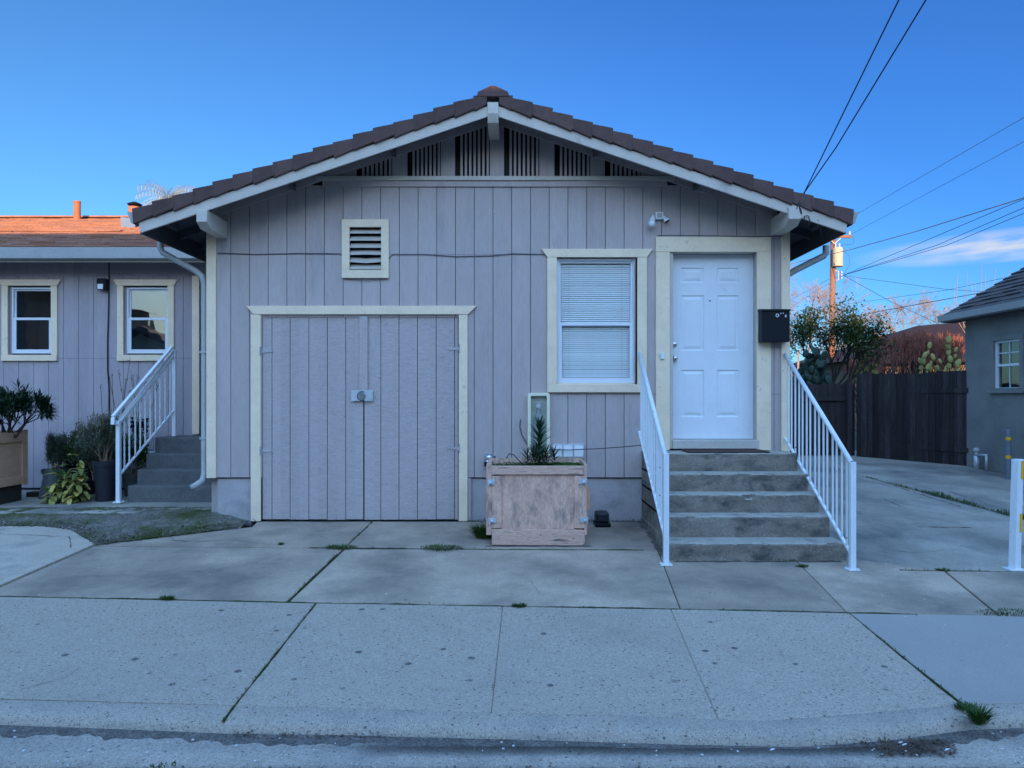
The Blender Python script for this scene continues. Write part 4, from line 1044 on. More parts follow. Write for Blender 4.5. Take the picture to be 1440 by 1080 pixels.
# ---------------------------------------------------------------- left stairs and railing
ls_ = thing('concrete_stairs', (-4.1, 1.2, .09), 'dark concrete side stairs of four steps between the two houses', 'stairs')
LL = [(9.85, .845), (9.62, .648), (9.39, .467), (9.16, .29)]
for k, (dd, z) in enumerate(LL):
    z0 = (LL[k+1][1] if k < 3 else .07)-.02
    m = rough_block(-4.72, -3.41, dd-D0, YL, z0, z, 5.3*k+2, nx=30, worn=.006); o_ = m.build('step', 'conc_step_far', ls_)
lr = railing('stair_railing', 'white railing with twisted bars on the side stairs at the left', None, (-4.78, 9.06-D0), .10, (-4.56, 10.05-D0), 1.10, 1.99, .42, 1.20, 10, pr=.016, post_top=1.09, style=1)
s = MB(); s.box(-4.585, -4.535, 10.05-D0-.02, 10.05-D0+.02, .85, 2.0); s.build('post', 'railwhite', lr, bevel=.004)
s = MB(); s.bar((-4.78, 9.02-D0, 1.03), (-4.56, 10.05-D0, 1.93), .030, .03); s.bar((-4.80, 8.97-D0, 1.135), (-4.565, 10.0-D0, 2.035), .045, .032); s.bar((-4.80, 8.98-D0, 1.13), (-4.80, 8.98-D0-.01, 1.04), .045, .03); s.build('top_rail', 'railwhite', lr, bevel=.004)
# ---------------------------------------------------------------- potted plants on the left
pb = thing('wooden_planter', (-6.6, 1.1, .1), 'orange brown wooden box planter at the left edge holding a dark shrub', 'planter')
def LP(m, name, mat, **k): return m.build(name, mat, pb, **k)
xf = -6.08; ya, yb_ = .42, 1.08; zt = .965; zb0 = .30       # its right-hand side faces the yard
m = MB(); m.box(xf-.03, xf-.012, ya, yb_, zb0, zt-.02); LP(m, 'panel', 'box_wood')
m = MB(); m.box(xf-.011, xf+.014, ya, yb_-.10, zt-.14, zt-.03); LP(m, 'top_rail', 'box_wood', bevel=.004)
m = MB(); m.box(xf-.011, xf, ya, yb_-.10, zb0, zb0+.1); LP(m, 'bottom_rail', 'box_wood', bevel=.004)
m = MB(); m.box(xf-.028, xf+.004, yb_-.10, yb_, zb0-.01, zt); LP(m, 'stile', 'box_wood', bevel=.004)
m = MB(); m.box(-7.2, xf-.031, ya, ya+.02, zb0, zt-.01); LP(m, 'side_board', 'box_wood', bevel=.004)
m = MB(); m.box(-7.2, xf-.031, yb_-.02, yb_, zb0, zt-.01); LP(m, 'side_board', 'box_wood', bevel=.004)
m = MB(); m.box(-7.2, xf-.03, ya+.03, yb_-.03, zt-.12, zt-.08); LP(m, 'soil', 'soil')
m = MB(); m.box(-7.1, xf-.05, ya+.04, yb_-.04, .09, zb0); LP(m, 'foot', 'barkdark')
def grow(mb, p, d, L, r, depth, tips, spread=.6, shrink=.75, kids=(2, 3), up=.1, seg=3, nside=4, minr=.002, wob=.25):
    pts = [p]; q = p; dr = d
    for _ in range(seg):
        dr = (dr+Vector((U(-1, 1), U(-1, 1), U(-1, 1)))*wob*.5+Vector((0, 0, up*.3))).normalized(); q = q+dr*L/seg; pts.append(q)
    r1 = max(minr, r*shrink)
    mb.tube(pts, [r+(r1-r)*k/seg for k in range(seg+1)], nside, cap=False)
    if depth == 0: tips.append((q, dr)); return
    for _ in range(random.randint(*kids)):
        nd = (dr+Vector((U(-1, 1), U(-1, 1), U(-1, 1)))*spread+Vector((0, 0, up))).normalized()
        grow(mb, q, nd, L*U(.65, .95)*shrink**.3, r1*.8, depth-1, tips, spread, shrink, kids, up, seg, nside, minr, wob)
ol = thing('oleander_shrub', (-6.4, 1.2, .9), 'dark bushy shrub with narrow leaves growing in the left edge planter', 'shrub')
st_ = MB(); lf = MB(); tips = []
for _ in range(11): grow(st_, Vector((-6.14+U(-.12, .12), .80+U(-.1, .1), .88)), Vector((U(-.85, .85), U(-.5, .4), 1.0)).normalized(), .205, .013, 3, tips, .85, .75, (2, 3), .12)
for q, dr in tips:
    for _ in range(15):
        v = (dr*.5+Vector((U(-1, 1), U(-1, 1), U(-1, 1)))*.9).normalized(); lf.leaf(q-dr*U(0, .07), v, U(.09, .15), .022, curl=U(-.1, .3))
st_.build('stems', 'barkdark', ol); lf.build('leaves', 'lf_dark', ol)
def pot(x, y, r, h, label, mat='potblack', z=.09):
    o = thing('plant_pot', (x, y, z), label, 'pot')
    m = MB(); m.lathe((x, y, z), [(r*.78, 0), (r*.80, .01), (r*.97, h*.86), (r*1.06, h*.865), (r*1.08, h), (r*1.0, h), (r*.95, h*.9)], 28); m.build('body', mat, o, smooth=False)
    m = MB(); m.lathe((x, y, z+h*.86), [(r*.95, 0), (r*.5, .02), (r*.0001, .025)], 20); m.build('soil', 'soil', o); return o
PX = Xp(148, 9.3); pot(PX, 1.0, .135, .50, 'tall black plastic pot left of the side stairs railing')
def bush(name, c, R, n, L, w, mat, label, stemmat='bark', cat='plant', depth=3, nst=6, per=9, up=.4, lr_=.5, spread=.6, h0=.15):
    o = thing(name, tuple(c), label, cat); a = MB(); b = MB(); tips = []
    for _ in range(nst): grow(a, Vector(c)+Vector((U(-.04, .04), U(-.04, .04), 0)), Vector((U(-.6, .6)*R[0]/R[1], U(-.5, .5), 1)).normalized(), h0, .008, depth, tips, spread, .72, (2, 3), up, minr=.0015, nside=4)
    for q, dr in tips:
        for _ in range(int(per*1.8)):
            v = (dr*.5+Vector((U(-1, 1), U(-1, 1), U(-1, 1)))).normalized(); b.leaf(q-dr*U(0, .12 if mat == 'lf_red' else .30)+Vector((random.gauss(0, .018), random.gauss(0, .018), random.gauss(0, .018))), v, L*U(.7, 1.3), w, curl=U(-.2, .3))
    a.build('stems', stemmat, o); b.build('leaves', mat, o); return o
bush('grey_leaved_plant', (PX, 1.0, .55), (1, 1), 0, .030, .014, 'lf_grey', 'tall loose grey green plant growing in the tall black pot', stemmat='twig_pale', depth=4, nst=10, per=8, up=.35, h0=.20, spread=.55)
# thin flower stalks
fs = thing('flower_stalks', (-5.1, 1.45, .1), 'thin tall stalks with small dark red flowers behind the left railing', 'plant')
a = MB(); b = MB()
for k in range(14):
    x = U(-5.25, -4.85); top = Vector((x+U(-.2, .25), 1.5+U(-.1, .1), U(1.45, 1.92))); base = Vector((x, 1.5, .1)); mid = base.lerp(top, .55)+Vector((U(-.08, .08), 0, 0))
    a.tube([base, mid, top], .0035, 4, cap=False)
    for _ in range(3): b.leaf(top+Vector((U(-.02, .02), 0, U(-.05, .02))), (U(-1, 1), U(-1, 1), U(-1, .6)), .05, .014)
a.build('stalks', 'lf_grey', fs); b.build('flowers', 'lf_red', fs)
pot(-4.98, 1.5, .12, .28, 'grey pot half hidden behind the left railing', 'potgrey')
bush('red_leaved_plant', (-4.92, 1.62, .75), (1, 1), 0, .05, .04, 'lf_red', 'dark red leaved plant seen through the left railing bars', depth=2, nst=4, per=7, h0=.13)
bush('leafy_plant', (-4.98, 1.5, .33), (1, 1), 0, .04, .025, 'lf_green', 'light green leafy plant behind the upper left railing bars', depth=4, nst=6, per=5, h0=.17, up=.6)
bt = thing('storage_crate', (-4.8, 1.75, .5), 'pale grey plastic crate behind the left railing bars', 'crate')
m = MB(); m.box(-5.05, -4.77, 1.75, 1.95, .42, .60); m.build('body', 'galv', bt, bevel=.01); m = MB(); m.box(-5.07, -4.75, 1.74, 1.96, .60, .63); m.build('rim', 'blind', bt, bevel=.004)
m = MB(); m.box(-5.1, -4.75, 1.7, 1.98, .09, .415); tag(m.build('storage_shelf', 'barkdark', bevel=.01), 'dark low block carrying the pale crate behind the left railing', 'shelf')
# variegated plant
vp = thing('variegated_plant', (-5.5, .85, .09), 'yellow edged broad leaved plant sprawling beside the tall black pot', 'plant')
m = MB()
for k in range(170):
    cx_ = U(-5.68, -5.26); z = .10+abs(random.gauss(0, .22)); z = min(z, .72)
    if z > .3: cx_ = U(-5.55, -5.25)
    an = U(0, 2*pi); p = Vector((cx_, .85+U(-.12, .18), z)); v = Vector((cos(an), -abs(sin(an))*.8, U(-.7, .8))).normalized()
    L = U(.08, .16); w = U(.05, .08); sdv = v.cross(Vector((0, 0, 1))).normalized(); un = sdv.cross(v); i0 = len(m.v); NS = 6
    for s_ in range(NS+1):
        u = s_/NS; ww = w*sin(pi*min(.97, u*.9+.07))**.8/2; c_ = p+v*L*u-un*L*.35*u*u
        m.v += [tuple(c_-sdv*ww+un*ww*.35), tuple(c_), tuple(c_+sdv*ww+un*ww*.35)]
    for s_ in range(NS):
        a_ = i0+3*s_; m.f += [(a_, a_+1, a_+4, a_+3), (a_+1, a_+2, a_+5, a_+4)]
m.build('leaves', 'lf_var', vp, smooth=True)
m = MB()
for _ in range(9): m.tube([(U(-5.5, -5.3), .9, .1), (U(-5.6, -5.3), .86, .3), (U(-5.65, -5.25), .82, .5)], .006, 5)
m.build('stems', 'lf_green', vp)
pot(-5.42, 1.08, .11, .24, 'black pot hidden behind the yellow edged leaves')
pot(-6.0, 1.55, .17, .34, 'wide dark pot beside the left edge planter')
pot(-5.72, 1.62, .19, .36, 'wide dark pot in the middle of the plant row')
m = MB(); m.lathe((-5.92, 1.30, .09), [(.15, 0), (.14, .02), (.08, .34), (.07, .36)], 20); tag(m.build('plant_cover', 'potgrey', smooth=True), 'dull grey cone shaped pot between two dark pots', 'pot')
bush('rosemary_plant', (-6.0, 1.55, .40), (1, 1), 0, .028, .006, 'lf_grey', 'upright dusky plant with needle leaves beside the left edge planter', depth=3, nst=12, per=34, up=.9, h0=.17, spread=.35)
bush('succulent_plant', (-5.72, 1.62, .42), (1, 1), 0, .035, .018, 'lf_green', 'bushy green succulent in the middle of the plant row', depth=4, nst=10, per=9, up=.4, h0=.17)
bush('fern_plant', (-5.86, 1.78, .12), (1, 1), 0, .04, .012, 'lf_dark', 'dark green feathery plant against the wall behind the wide dark pots', depth=4, nst=10, per=7, up=.6, h0=.20)
bush('low_green_plant', (-5.52, 1.80, .12), (1, 1), 0, .045, .022, 'lf_green', 'mid green bushy plant against the wall above the orange brick', depth=4, nst=9, per=7, up=.5, h0=.20)
bush('tangled_plant', (-5.40, 1.40, .30), (1, 1), 0, .032, .012, 'lf_grey', 'tangled grey green plant above the yellow edged leaves', depth=4, nst=10, per=9, up=.4, h0=.20)
m = MB(); m.box(Xp(78, 9.5), Xp(103, 9.5), 1.2, 1.35, .14, .23); tag(m.build('brick', 'brickmat', bevel=.006), 'single orange brick below the dark pots', 'brick')
m = MB(); m.box(Xp(40, 9.7), Xp(60, 9.7), 1.35, 1.5, .09, .15); tag(m.build('brick', 'barkdark', bevel=.006), 'dark brick on the patio beside the left edge planter', 'brick')
m = MB(); m.box(Xp(76, 9.5), Xp(105, 9.5), 1.19, 1.37, .09, .139); tag(m.build('wood_block', 'barkdark', bevel=.006), 'dark block carrying the orange brick', 'block')
# ---------------------------------------------------------------- right neighbour
RX = 8.26
rh = thing('stucco_house', (RX+2, 2, .1), 'pale grey stucco house at the right edge with dark tiled roof', 'house')
wd0, wd1 = 12.25-D0, 13.1-D0; rz0, rz1 = 1.50, 2.42
m = MB(); wallx = [(.3, wd0+.04), (wd1-.04, 13.87-D0)]
for a, b in wallx: m.box(RX, RX+.15, a, b, -.1, 2.85)
m.box(RX, RX+.15, wd0+.04, wd1-.04, -.1, rz0+.03); m.box(RX, RX+.15, wd0+.04, wd1-.04, rz1-.03, 2.85)
m.box(RX+.15, RX+7, 13.87-D0-.15, 13.87-D0, -.1, 2.85); m.box(RX+.15, RX+7, .3, .45, -.1, 2.85)
rw = m.build('stucco_wall', 'stucco', rh)
w = MB(); t = .085
for (a, b, c, e_) in ((wd0, wd1, rz1-t, rz1), (wd0, wd0+t, rz0, rz1-t), (wd1-t, wd1, rz0, rz1-t)): w.box(RX-.03, RX+.01, a, b, c, e_)
w.box(RX-.05, RX+.01, wd0-.02, wd1+.02, rz0-.06, rz0-.001); win = w.build('window', 'stucco', rh, bevel=.004)
w = MB(); a, b, c, e_ = wd0+t+.002, wd1-t-.002, rz0+.002, rz1-t-.002; q = .035
w.box(RX+.01, RX+.06, a, b, c, c+q); w.box(RX+.01, RX+.06, a, b, e_-q, e_); w.box(RX+.01, RX+.06, a, a+q, c+q, e_-q); w.box(RX+.01, RX+.06, b-q, b, c+q, e_-q)
zm = (c+e_)/2; w.box(RX+.02, RX+.055, a+q, b-q, zm-.02, zm+.02)
w.box(RX+.035, RX+.045, (a+b)/2-.008, (a+b)/2+.008, zm+.02, e_-q); w.box(RX+.035, RX+.045, a+q, b-q, (zm+e_)/2-.008, (zm+e_)/2+.008); w.box(RX+.035, RX+.045, (a+b)/2-.006, (a+b)/2+.006, c+q, zm-.02)
w.build('frame', 'vinyl', win); w = MB(); w.box(RX+.047, RX+.05, a+q, b-q, c+q, e_-q); w.build('pane', 'glass', win)
w = MB(); w.box(RX+.15, RX+.17, a-.05, b+.05, c-.05, e_+.05); w.build('room_lining', 'dark', win)
ye = 14.2-D0
m = MB(); xe, ze = 8.02, 2.90; rg = 12.3
shingle_courses(m, (xe, .0, ze), (xe, ye, ze), (rg, ye, ze+.59*(rg-xe)), (rg, .0, ze+.59*(rg-xe)), 26, th=.022); rr = m.build('roof', 'shingle_dark', rh)
m = MB(); m.prism([(xe+.02, ze-.02), (rg, ze+.59*(rg-xe)-.03), (rg+4.3, ze), (rg+4.3, ze-.05), (rg, ze+.59*(rg-xe)-.1), (xe+.02, ze-.10)], .02, ye-.005); m.build('roof_deck', 'soffit', rr)
m = MB(); m.prism([(RX+.02, 2.8), (rg, 4.9), (rg+4, 2.8)], 13.7-D0, 13.86-D0); m.build('gable_wall', 'stucco', rh)
m = MB(); m.prism([(xe+.01, ze), (xe-.09, ze+.0), (xe-.075, ze-.11), (xe+.01, ze-.125)], -.02, ye); m.build('gutter', 'guttermat', rh)
m = MB(); m.box(xe+.012, RX, .02, ye-.01, ze-.135, ze-.115); m.build('soffit_board', 'soffit', rh)
m = MB(); p = Vector((8.60, 3.85, 3.26)); m.lathe(p, [(.10, 0), (.06, .05), (.05, .12), (.09, .14), (.0001, .2)], 12); m.build('roof_vent', 'galv', rr)
# pipes by the neighbour wall
gp = thing('bollard_pipe', (7.9, 3.55, .08), 'blue grey steel pipe bollard with yellow bands before the stucco wall', 'bollard')
bx, by = Xp(1418, 11.9), 11.9-D0; bz = zg(11.9)
m = MB(); m.lathe((bx, by, bz), [(.04, 0), (.04, .78), (.034, .79), (.0001, .79)], 18); m.build('pipe', 'greymetal', gp, smooth=False)
for z in (.62, .33): m = MB(); m.lathe((bx, by, bz+z), [(.0405, 0), (.0415, .004), (.0415, .045), (.0405, .049)], 18); m.build('yellow_band', 'yellow', gp)
gs = thing('gas_riser', (8.1, 4.9, .09), 'grey gas riser with valve at the foot of the stucco wall', 'pipe')
m = MB(); y_ = 13.3-D0; m.tube([(8.12, y_, .09), (8.12, y_, .34)], .045, 12); m.tube([(8.12, y_, .34), (8.12, y_, .42)], .03, 10); m.tube([(8.12, y_-.02, .35), (8.12, y_-.28, .37), (8.12, y_-.28, .12)], .025, 8); m.build('riser', 'galv', gs, smooth=True)
m = MB(); m.lathe((8.12, y_, .42), [(.055, 0), (.055, .04), (.03, .06), (.0001, .06)], 12); m.build('valve', 'galv', gs)
gs2 = MB(); gs2.tube([(8.18, 4.05, .1), (8.1, 4.0, .28), (8.14, 3.95, .34), (8.2, 3.85, .30), (8.12, 3.8, .12)], .016, 7); gs2.lathe((8.2, 3.8, .34), [(.04, 0), (.04, .09), (.0001, .1)], 10)
tag(gs2.build('garden_tap', 'greymetal', smooth=True), 'small bent tap pipe on the stucco wall left of the banded bollard', 'tap')
bush('dark_shrub', (8.06, 3.25, .08), (1, 1), 0, .05, .03, 'lf_dark', 'dark leafy shrub at the right edge in front of the stucco wall', cat='shrub', depth=4, nst=8, per=8, h0=.14, up=.35)
# striped marker post
mp = thing('marker_post', (4.29, -1.83, -.11), 'white square marker post with yellow reflective strips at the driveway', 'post')
b0 = Vector((Xp(1426.5, 6.47), 6.47-D0, zg(6.47))); t0 = Vector((Xp(1431, 6.47), 6.47-D0, Zp(645.5, 6.47)))
ang = radians(20); A = Vector((cos(ang), sin(ang), 0)); B = Vector((-sin(ang), cos(ang), 0)); hw = .033
def pring(c, w): return [tuple(c+A*w*x+B*w*y) for x, y in ((-1,-1),(1,-1),(1,1),(-1,1))]
m = MB(); m.v = pring(b0, hw)+pring(t0, hw); m.f = [(3,2,1,0),(4,5,6,7),(0,1,5,4),(1,2,6,5),(2,3,7,6),(3,0,4,7)]; m.build('post', 'railwhite', mp, bevel=.004)
m = MB(); m.box(b0.x-.07, b0.x+.07, b0.y-.06, b0.y+.07, b0.z, b0.z+.012); m.build('base_plate', 'railwhite', mp)
for u0, u1 in ((.985, .82), (.51, .345)):
    m = MB(); c0, c1 = b0.lerp(t0, u0), b0.lerp(t0, u1); s1, s2 = hw*.05, hw*.92
    f_ = -B*(hw+.003); m.v = [tuple(c0+A*s1+f_), tuple(c0+A*s2+f_), tuple(c1+A*s2+f_), tuple(c1+A*s1+f_), tuple(c0+A*s1+f_+B*.002), tuple(c0+A*s2+f_+B*.002), tuple(c1+A*s2+f_+B*.002), tuple(c1+A*s1+f_+B*.002)]
    m.f = [(0,1,2,3),(4,7,6,5),(0,4,5,1),(1,5,6,2),(2,6,7,3),(3,7,4,0)]; m.build('reflective_strip', 'yellow', mp)
# ---------------------------------------------------------------- fences
fA = Vector((7.27, 16.1-D0, 0)); fB = Vector((8.27, 13.80-D0, 0))
f1 = thing('board_fence', (7.8, 6.7, .1), 'tall dark board fence running back from the stucco house', 'fence')
m = MB(); L = (fB-fA).length; t = (fB-fA)/L; nb = int(L/.143)
for k in range(nb+1):
    a = fA+t*k*.143; b = fA+t*min(L, k*.143+.135); h = 1.86+U(-.015, .015)+.015*sin(k*.5); yo = U(-.006, .006)
    nv = Vector((-t.y, t.x, 0)); i = len(m.v)
    for p, zz in ((a, .09), (b, .09), (b, h), (a, h)):
        for s_ in (0, .018): m.v.append(tuple(p+nv*(s_+yo)+Vector((0, 0, zz))))
    m.f += [(i,i+2,i+4,i+6),(i+1,i+7,i+5,i+3),(i,i+1,i+3,i+2),(i+2,i+3,i+5,i+4),(i+4,i+5,i+7,i+6),(i+6,i+7,i+1,i)]
m.build('boards', 'fence_wood', f1)
m = MB()
for z in (.4, 1.5): m.bar(fA+Vector((.04, 0, z)), fB+Vector((.04, -.1, z)), .04, .09)
m.build('rails', 'fence_wood', f1)
f2 = thing('board_fence', (5, 8, .1), 'lower dark board fence crossing the back of the driveway', 'fence')
m = MB(); x = 2.2; Yf = 16.35-D0
while x < 7.34: m.box(x, x+.136, Yf+U(-.004, .004), Yf+.018, .10, 1.66+U(-.02, .02)); x += .143
m.build('boards', 'fence_wood2', f2)
m = MB(); m.box(2.2, 7.2, Yf-.045, Yf-.006, 1.30, 1.40); m.box(2.2, 7.2, Yf-.045, Yf-.006, .35, .45); m.build('rails', 'fence_wood2', f2)
m = MB(); m.box(7.12, 7.22, Yf-.15, Yf-.05, .1, 1.72); m.build('post', 'fence_wood2', f2)
# fence continuing past the near house wall base line keeps the view closed
# ---------------------------------------------------------------- trees beyond
def crown(tips, mat, parent, per, L, w, R=.15):
    m = MB()
    for q, dr in tips:
        for _ in range(per):
            p = q+Vector((random.gauss(0, R), random.gauss(0, R), random.gauss(0, R))); m.leaf(p, (U(-1, 1), U(-1, 1), U(-.6, 1)), L*U(.7, 1.3), w)
    return m.build('leaves', mat, parent)
ct = thing('leafy_tree', (8.0, 19.3-D0, .1), 'leafy green tree behind the fence in front of the utility pole', 'tree')
random.seed(21); m = MB(); tips = []
base = Vector((Xp(1172, 19.3), 19.3-D0, .1)); m.tube([base, base+Vector((.03, 0, 1.0)), base+Vector((-.03, 0, 1.7))], [.09, .075, .06], 8)
for k in range(9):
    an = k*2.3; grow(m, base+Vector((-.03, 0, U(1.2, 1.7))), Vector((cos(an)*.75, sin(an)*.5, U(.4, 1.1))).normalized(), .62, .035, 4, tips, .62, .74, (2, 3), .22, seg=3, nside=5, minr=.004)
m.build('trunk', 'barkdark', ct); crown(tips, 'lf_citrus', ct, 20, .09, .05, .14)
def cactus(name, c, R, H, n, mat, label, pr=.16):
    o = thing(name, tuple(c), label, 'cactus'); m = MB(); pads = [(Vector(c)+Vector((U(-R, R), U(-.3, .3), 0)), Vector((U(-.3, .3), 0, 1)).normalized()) for _ in range(max(2, n//7))]; k = 0
    while k < n:
        p, d_ = random.choice(pads[-max(6, n//3):]) if random.random() < .8 else random.choice(pads)
        r = pr*U(.75, 1.15); fac = Vector((U(-.7, .7), -1, U(-.2, .2))).normalized(); sd_ = d_.cross(fac).normalized(); fac = sd_.cross(d_).normalized()
        i0 = len(m.v); nu, nv = 12, 5; cc_ = p+d_*r*1.15
        for a in range(nu):
            an = 2*pi*a/nu; 
            for b in range(nv+1):
                ph = pi*b/nv; rad = sin(ph); th_ = cos(ph)*.016+.0
                q = cc_+(sd_*cos(an)*.72+d_*sin(an)*1.12*(1+.0*sin(an)))*r*rad+fac*cos(ph)*.022
                m.v.append(tuple(q))
        for a in range(nu):
            for b in range(nv): A_ = i0+a*(nv+1)+b; B_ = i0+((a+1) % nu)*(nv+1)+b; m.f.append((A_, A_+1, B_+1, B_))
        nd = (d_+Vector((U(-1, 1), U(-.4, .4), U(-.3, .5)))*.8).normalized(); tip = cc_+d_*r*1.05
        if tip.z < c[2]+H and abs(tip.x-c[0]) < R*1.6: pads.append((tip, nd)); pads.append((cc_+sd_*r*.65*random.choice((-1, 1))+d_*r*.5, (nd+d_*.3).normalized()))
        k += 1
    m.build('pads', mat, o, smooth=True); return o
random.seed(5)
o = thing('prickly_pear', (6.65, 17.0-D0, .1), 'dark green prickly pear clump behind the low fence', 'cactus'); m = MB()
def pad(m, cc_, d_, r, fac):
    sd_ = d_.cross(fac).normalized(); fac = sd_.cross(d_).normalized(); i0 = len(m.v); nu, nv = 12, 5
    for a in range(nu):
        an = 2*pi*a/nu
        for b in range(nv+1):
            ph = pi*b/nv; m.v.append(tuple(cc_+(sd_*cos(an)*.72+d_*sin(an)*1.12)*r*sin(ph)+fac*cos(ph)*.022))
    for a in range(nu):
        for b in range(nv): A_ = i0+a*(nv+1)+b; B_ = i0+((a+1) % nu)*(nv+1)+b; m.f.append((A_, A_+1, B_+1, B_))
for k in range(330):
    u = U(-1, 1); top = .55+1.75*(1-abs(u)**2.2)*(.86+.14*sin(u*7+1)); zz = top*(1-abs(random.gauss(0, .28)))
    if zz < .1: continue
    pad(m, Vector((6.66+u*.66, 17.0-D0+U(-.35, .35), .15+zz)), Vector((u*.7+U(-.5, .5), U(-.3, .3), U(.5, 1))).normalized(), .125*U(.75, 1.2), Vector((U(-.8, .8), -1, U(-.3, .3))).normalized())
m.build('pads', 'lf_cactus', o, smooth=True)
def padset(label, pts, d, r):
    o = thing('prickly_pear', tuple(V(pts[0][0], 540, d)), label, 'cactus'); m = MB()
    for k, (pa, pb) in enumerate(pts):
        c_ = V(pa, pb, d+.12*sin(k*2.1)); pad(m, c_, Vector((.6*sin(k*1.7), 0, 1)).normalized(), r*(.85+.3*random.random()), Vector((U(-.5, .5), -1, U(-.3, .3))).normalized())
        pad(m, c_+Vector((U(-.08, .08), .06, -r*1.9)), Vector((U(-.5, .5), 0, 1)).normalized(), r*U(.8, 1.1), Vector((U(-.6, .6), -1, 0)).normalized()); pad(m, c_+Vector((U(-.15, .15), .08, -r*3.6)), Vector((U(-.5, .5), 0, 1)).normalized(), r*U(.8, 1.1), Vector((U(-.6, .6), -1, 0)).normalized())
    m.build('pads', 'lf_cactus_y', o, smooth=True)
padset('pale yellow prickly pear pads lit above the tall fence', [(1334,478),(1344,492),(1336,505),(1322,508),(1307,486),(1301,499),(1312,502),(1294,508),(1305,516),(1330,520),(1318,520),(1346,512)], 22.4, .10)
padset('small yellowish prickly pear at the left end of the tall fence', [(1214,505),(1222,498),(1208,514),(1218,520),(1230,515),(1226,524),(1204,524)], 19.8, .10)
random.seed(11)
rs = thing('red_shrub', (12.2, 23.6-D0, .1), 'reddish bare twiggy shrub glowing in the sun above the fence', 'shrub')
m = MB(); m2 = MB()
tips = []
for k in range(100):
    u = random.random(); x = Xp(1212+134*u, 23.6); tz = Zp(473+(40*(.30-u)/.30 if u < .30 else 0)+10*noise.noise((u*8, 0, 0)), 23.6)
    q0 = len(m.v); grow(m, Vector((x, 23.6-D0+U(-.7, .7), tz-1.75+U(-.25, .15))), Vector((U(-.25, .25), U(-.2, .2), 1)).normalized(), .62, .018, 4, tips, .26, .72, (2, 3), .35, seg=2, nside=3, minr=.006)
    zm_ = max(v[2] for v in m.v[q0:]); 
    if zm_ > tz+.12: m.v[q0:] = [(v[0], v[1], v[2]-(zm_-tz-.12)) for v in m.v[q0:]]
m.build('twigs', 'twig_red', rs)
for k in range(420):
    x = Xp(U(1205, 1356), 23.4); m2.tube([(x, 23.4-D0+U(-.4, .4), .9), (x+U(-.25, .25), 23.4-D0, 1.6), (x+U(-.5, .5), 23.4-D0, U(2.2, 3.0))], [.014, .010, .004], 3, cap=False)
for k in range(12):
    x = Xp(1212+11.5*k, 23); m2.tube([(x, 23.-D0, .1), (x+U(-.1, .1), 23-D0, 1.3), (x+U(-.3, .3), 23-D0, 2.0), (x+U(-.6, .6), 23-D0, 2.6)], [.06, .045, .03, .012], 5)
m2.build('trunk', 'barkdark', rs)
dh = thing('far_house', (18, 30-D0, .1), 'far house with dark maroon hip roof behind the red shrub', 'house')
m = MB(); a = [V(1195, 507, 30), V(1290, 458, 33), V(1420, 448, 33), V(1520, 500, 30)]
m.v = [tuple(p) for p in a]+[(p.x, p.y+9, a[0].z) for p in (a[0], a[3])]+[(a[0].x, a[0].y, a[0].z-.15), (a[3].x, a[3].y, a[3].z-.15)]
m.f = [(0,3,2,1),(0,1,4),(3,5,2),(4,1,2,5),(0,6,7,3)]; m.build('roof', 'redroof', dh)
m = MB(); m.box(a[0].x+.5, a[3].x-.5, a[0].y+.6, a[0].y+8, .1, a[0].z); m.build('wall', 'bark', dh)
def bare(name, c, H, L, mat, label, seed, depth=6, spread=.55, up=.12, r=.12, n0=5, minr=.010, trunk=.3):
    random.seed(seed); o = thing(name, tuple(c), label, 'tree'); m = MB(); tw = MB(); tips = []; c = Vector(c)
    m.tube([c, c+Vector((.1, 0, H*trunk*.5)), c+Vector((0, .1, H*trunk))], [r*1.3, r, r*.9], 7)
    for k in range(n0):
        an = k*2*pi/n0+U(-.4, .4); grow(tw, c+Vector((0, .1, H*trunk)), Vector((cos(an), sin(an)*.8, U(.5, 1.3))).normalized(), L, r*.6, depth, tips, spread, .70, (2, 3), up, seg=2, nside=3, minr=minr)
    m.build('trunk', mat, o); tw.build('branches', mat, o); return o, tips
bare('bare_tree', (Xp(1284, 45), 45-D0, .1), 7.5, 1.5, 'twig_pale', 'large bare tree with pale sunlit twigs right of the utility pole', 3, depth=7, r=.16, minr=.007, up=.02, spread=.62)
bare('bare_tree', (Xp(1122, 28), 28-D0, .1), 6.5, 1.15, 'twig_white', 'bare whitish tree just right of the house corner', 8, depth=7, r=.10, minr=.0042, up=.08, trunk=.28)
bare('bare_tree', (Xp(1222, 40), 40-D0, .1), 5.0, 1.0, 'twig_pale', 'smaller bare tree between the pole and the large bare tree', 14, depth=6, r=.12, minr=.007, up=.1)
random.seed(4)
wh = thing('pruned_tree', (16, 26-D0, .1), 'pruned tree whose straight thin whips rise behind the right roof', 'tree')
m = MB(); m.tube([(15.9, 26-D0, .1), (15.9, 26-D0, 2.9)], .14, 7); m.build('trunk', 'bark', wh); m = MB()
for pa, ta in ((1347, 385), (1343, 400), (1360, 382), (1366, 395), (1372, 398), (1381, 371), (1386, 385), (1390, 392), (1401, 378), (1410, 385), (1420, 380), (1352, 420), (1357, 405), (1378, 405), (1395, 400)):
    tp = V(pa, ta, 26); m.tube([(15.9, 26-D0, 2.85), ((15.9*.55+tp.x*.45)+U(-.1, .1), 26-D0, 3.6), (tp.x+U(-.12, .12), 26-D0+U(-.3, .3), tp.z-1.0), tuple(tp)], [.03, .014, .009, .005], 4)
m.build('whips', 'twig_pale', wh)
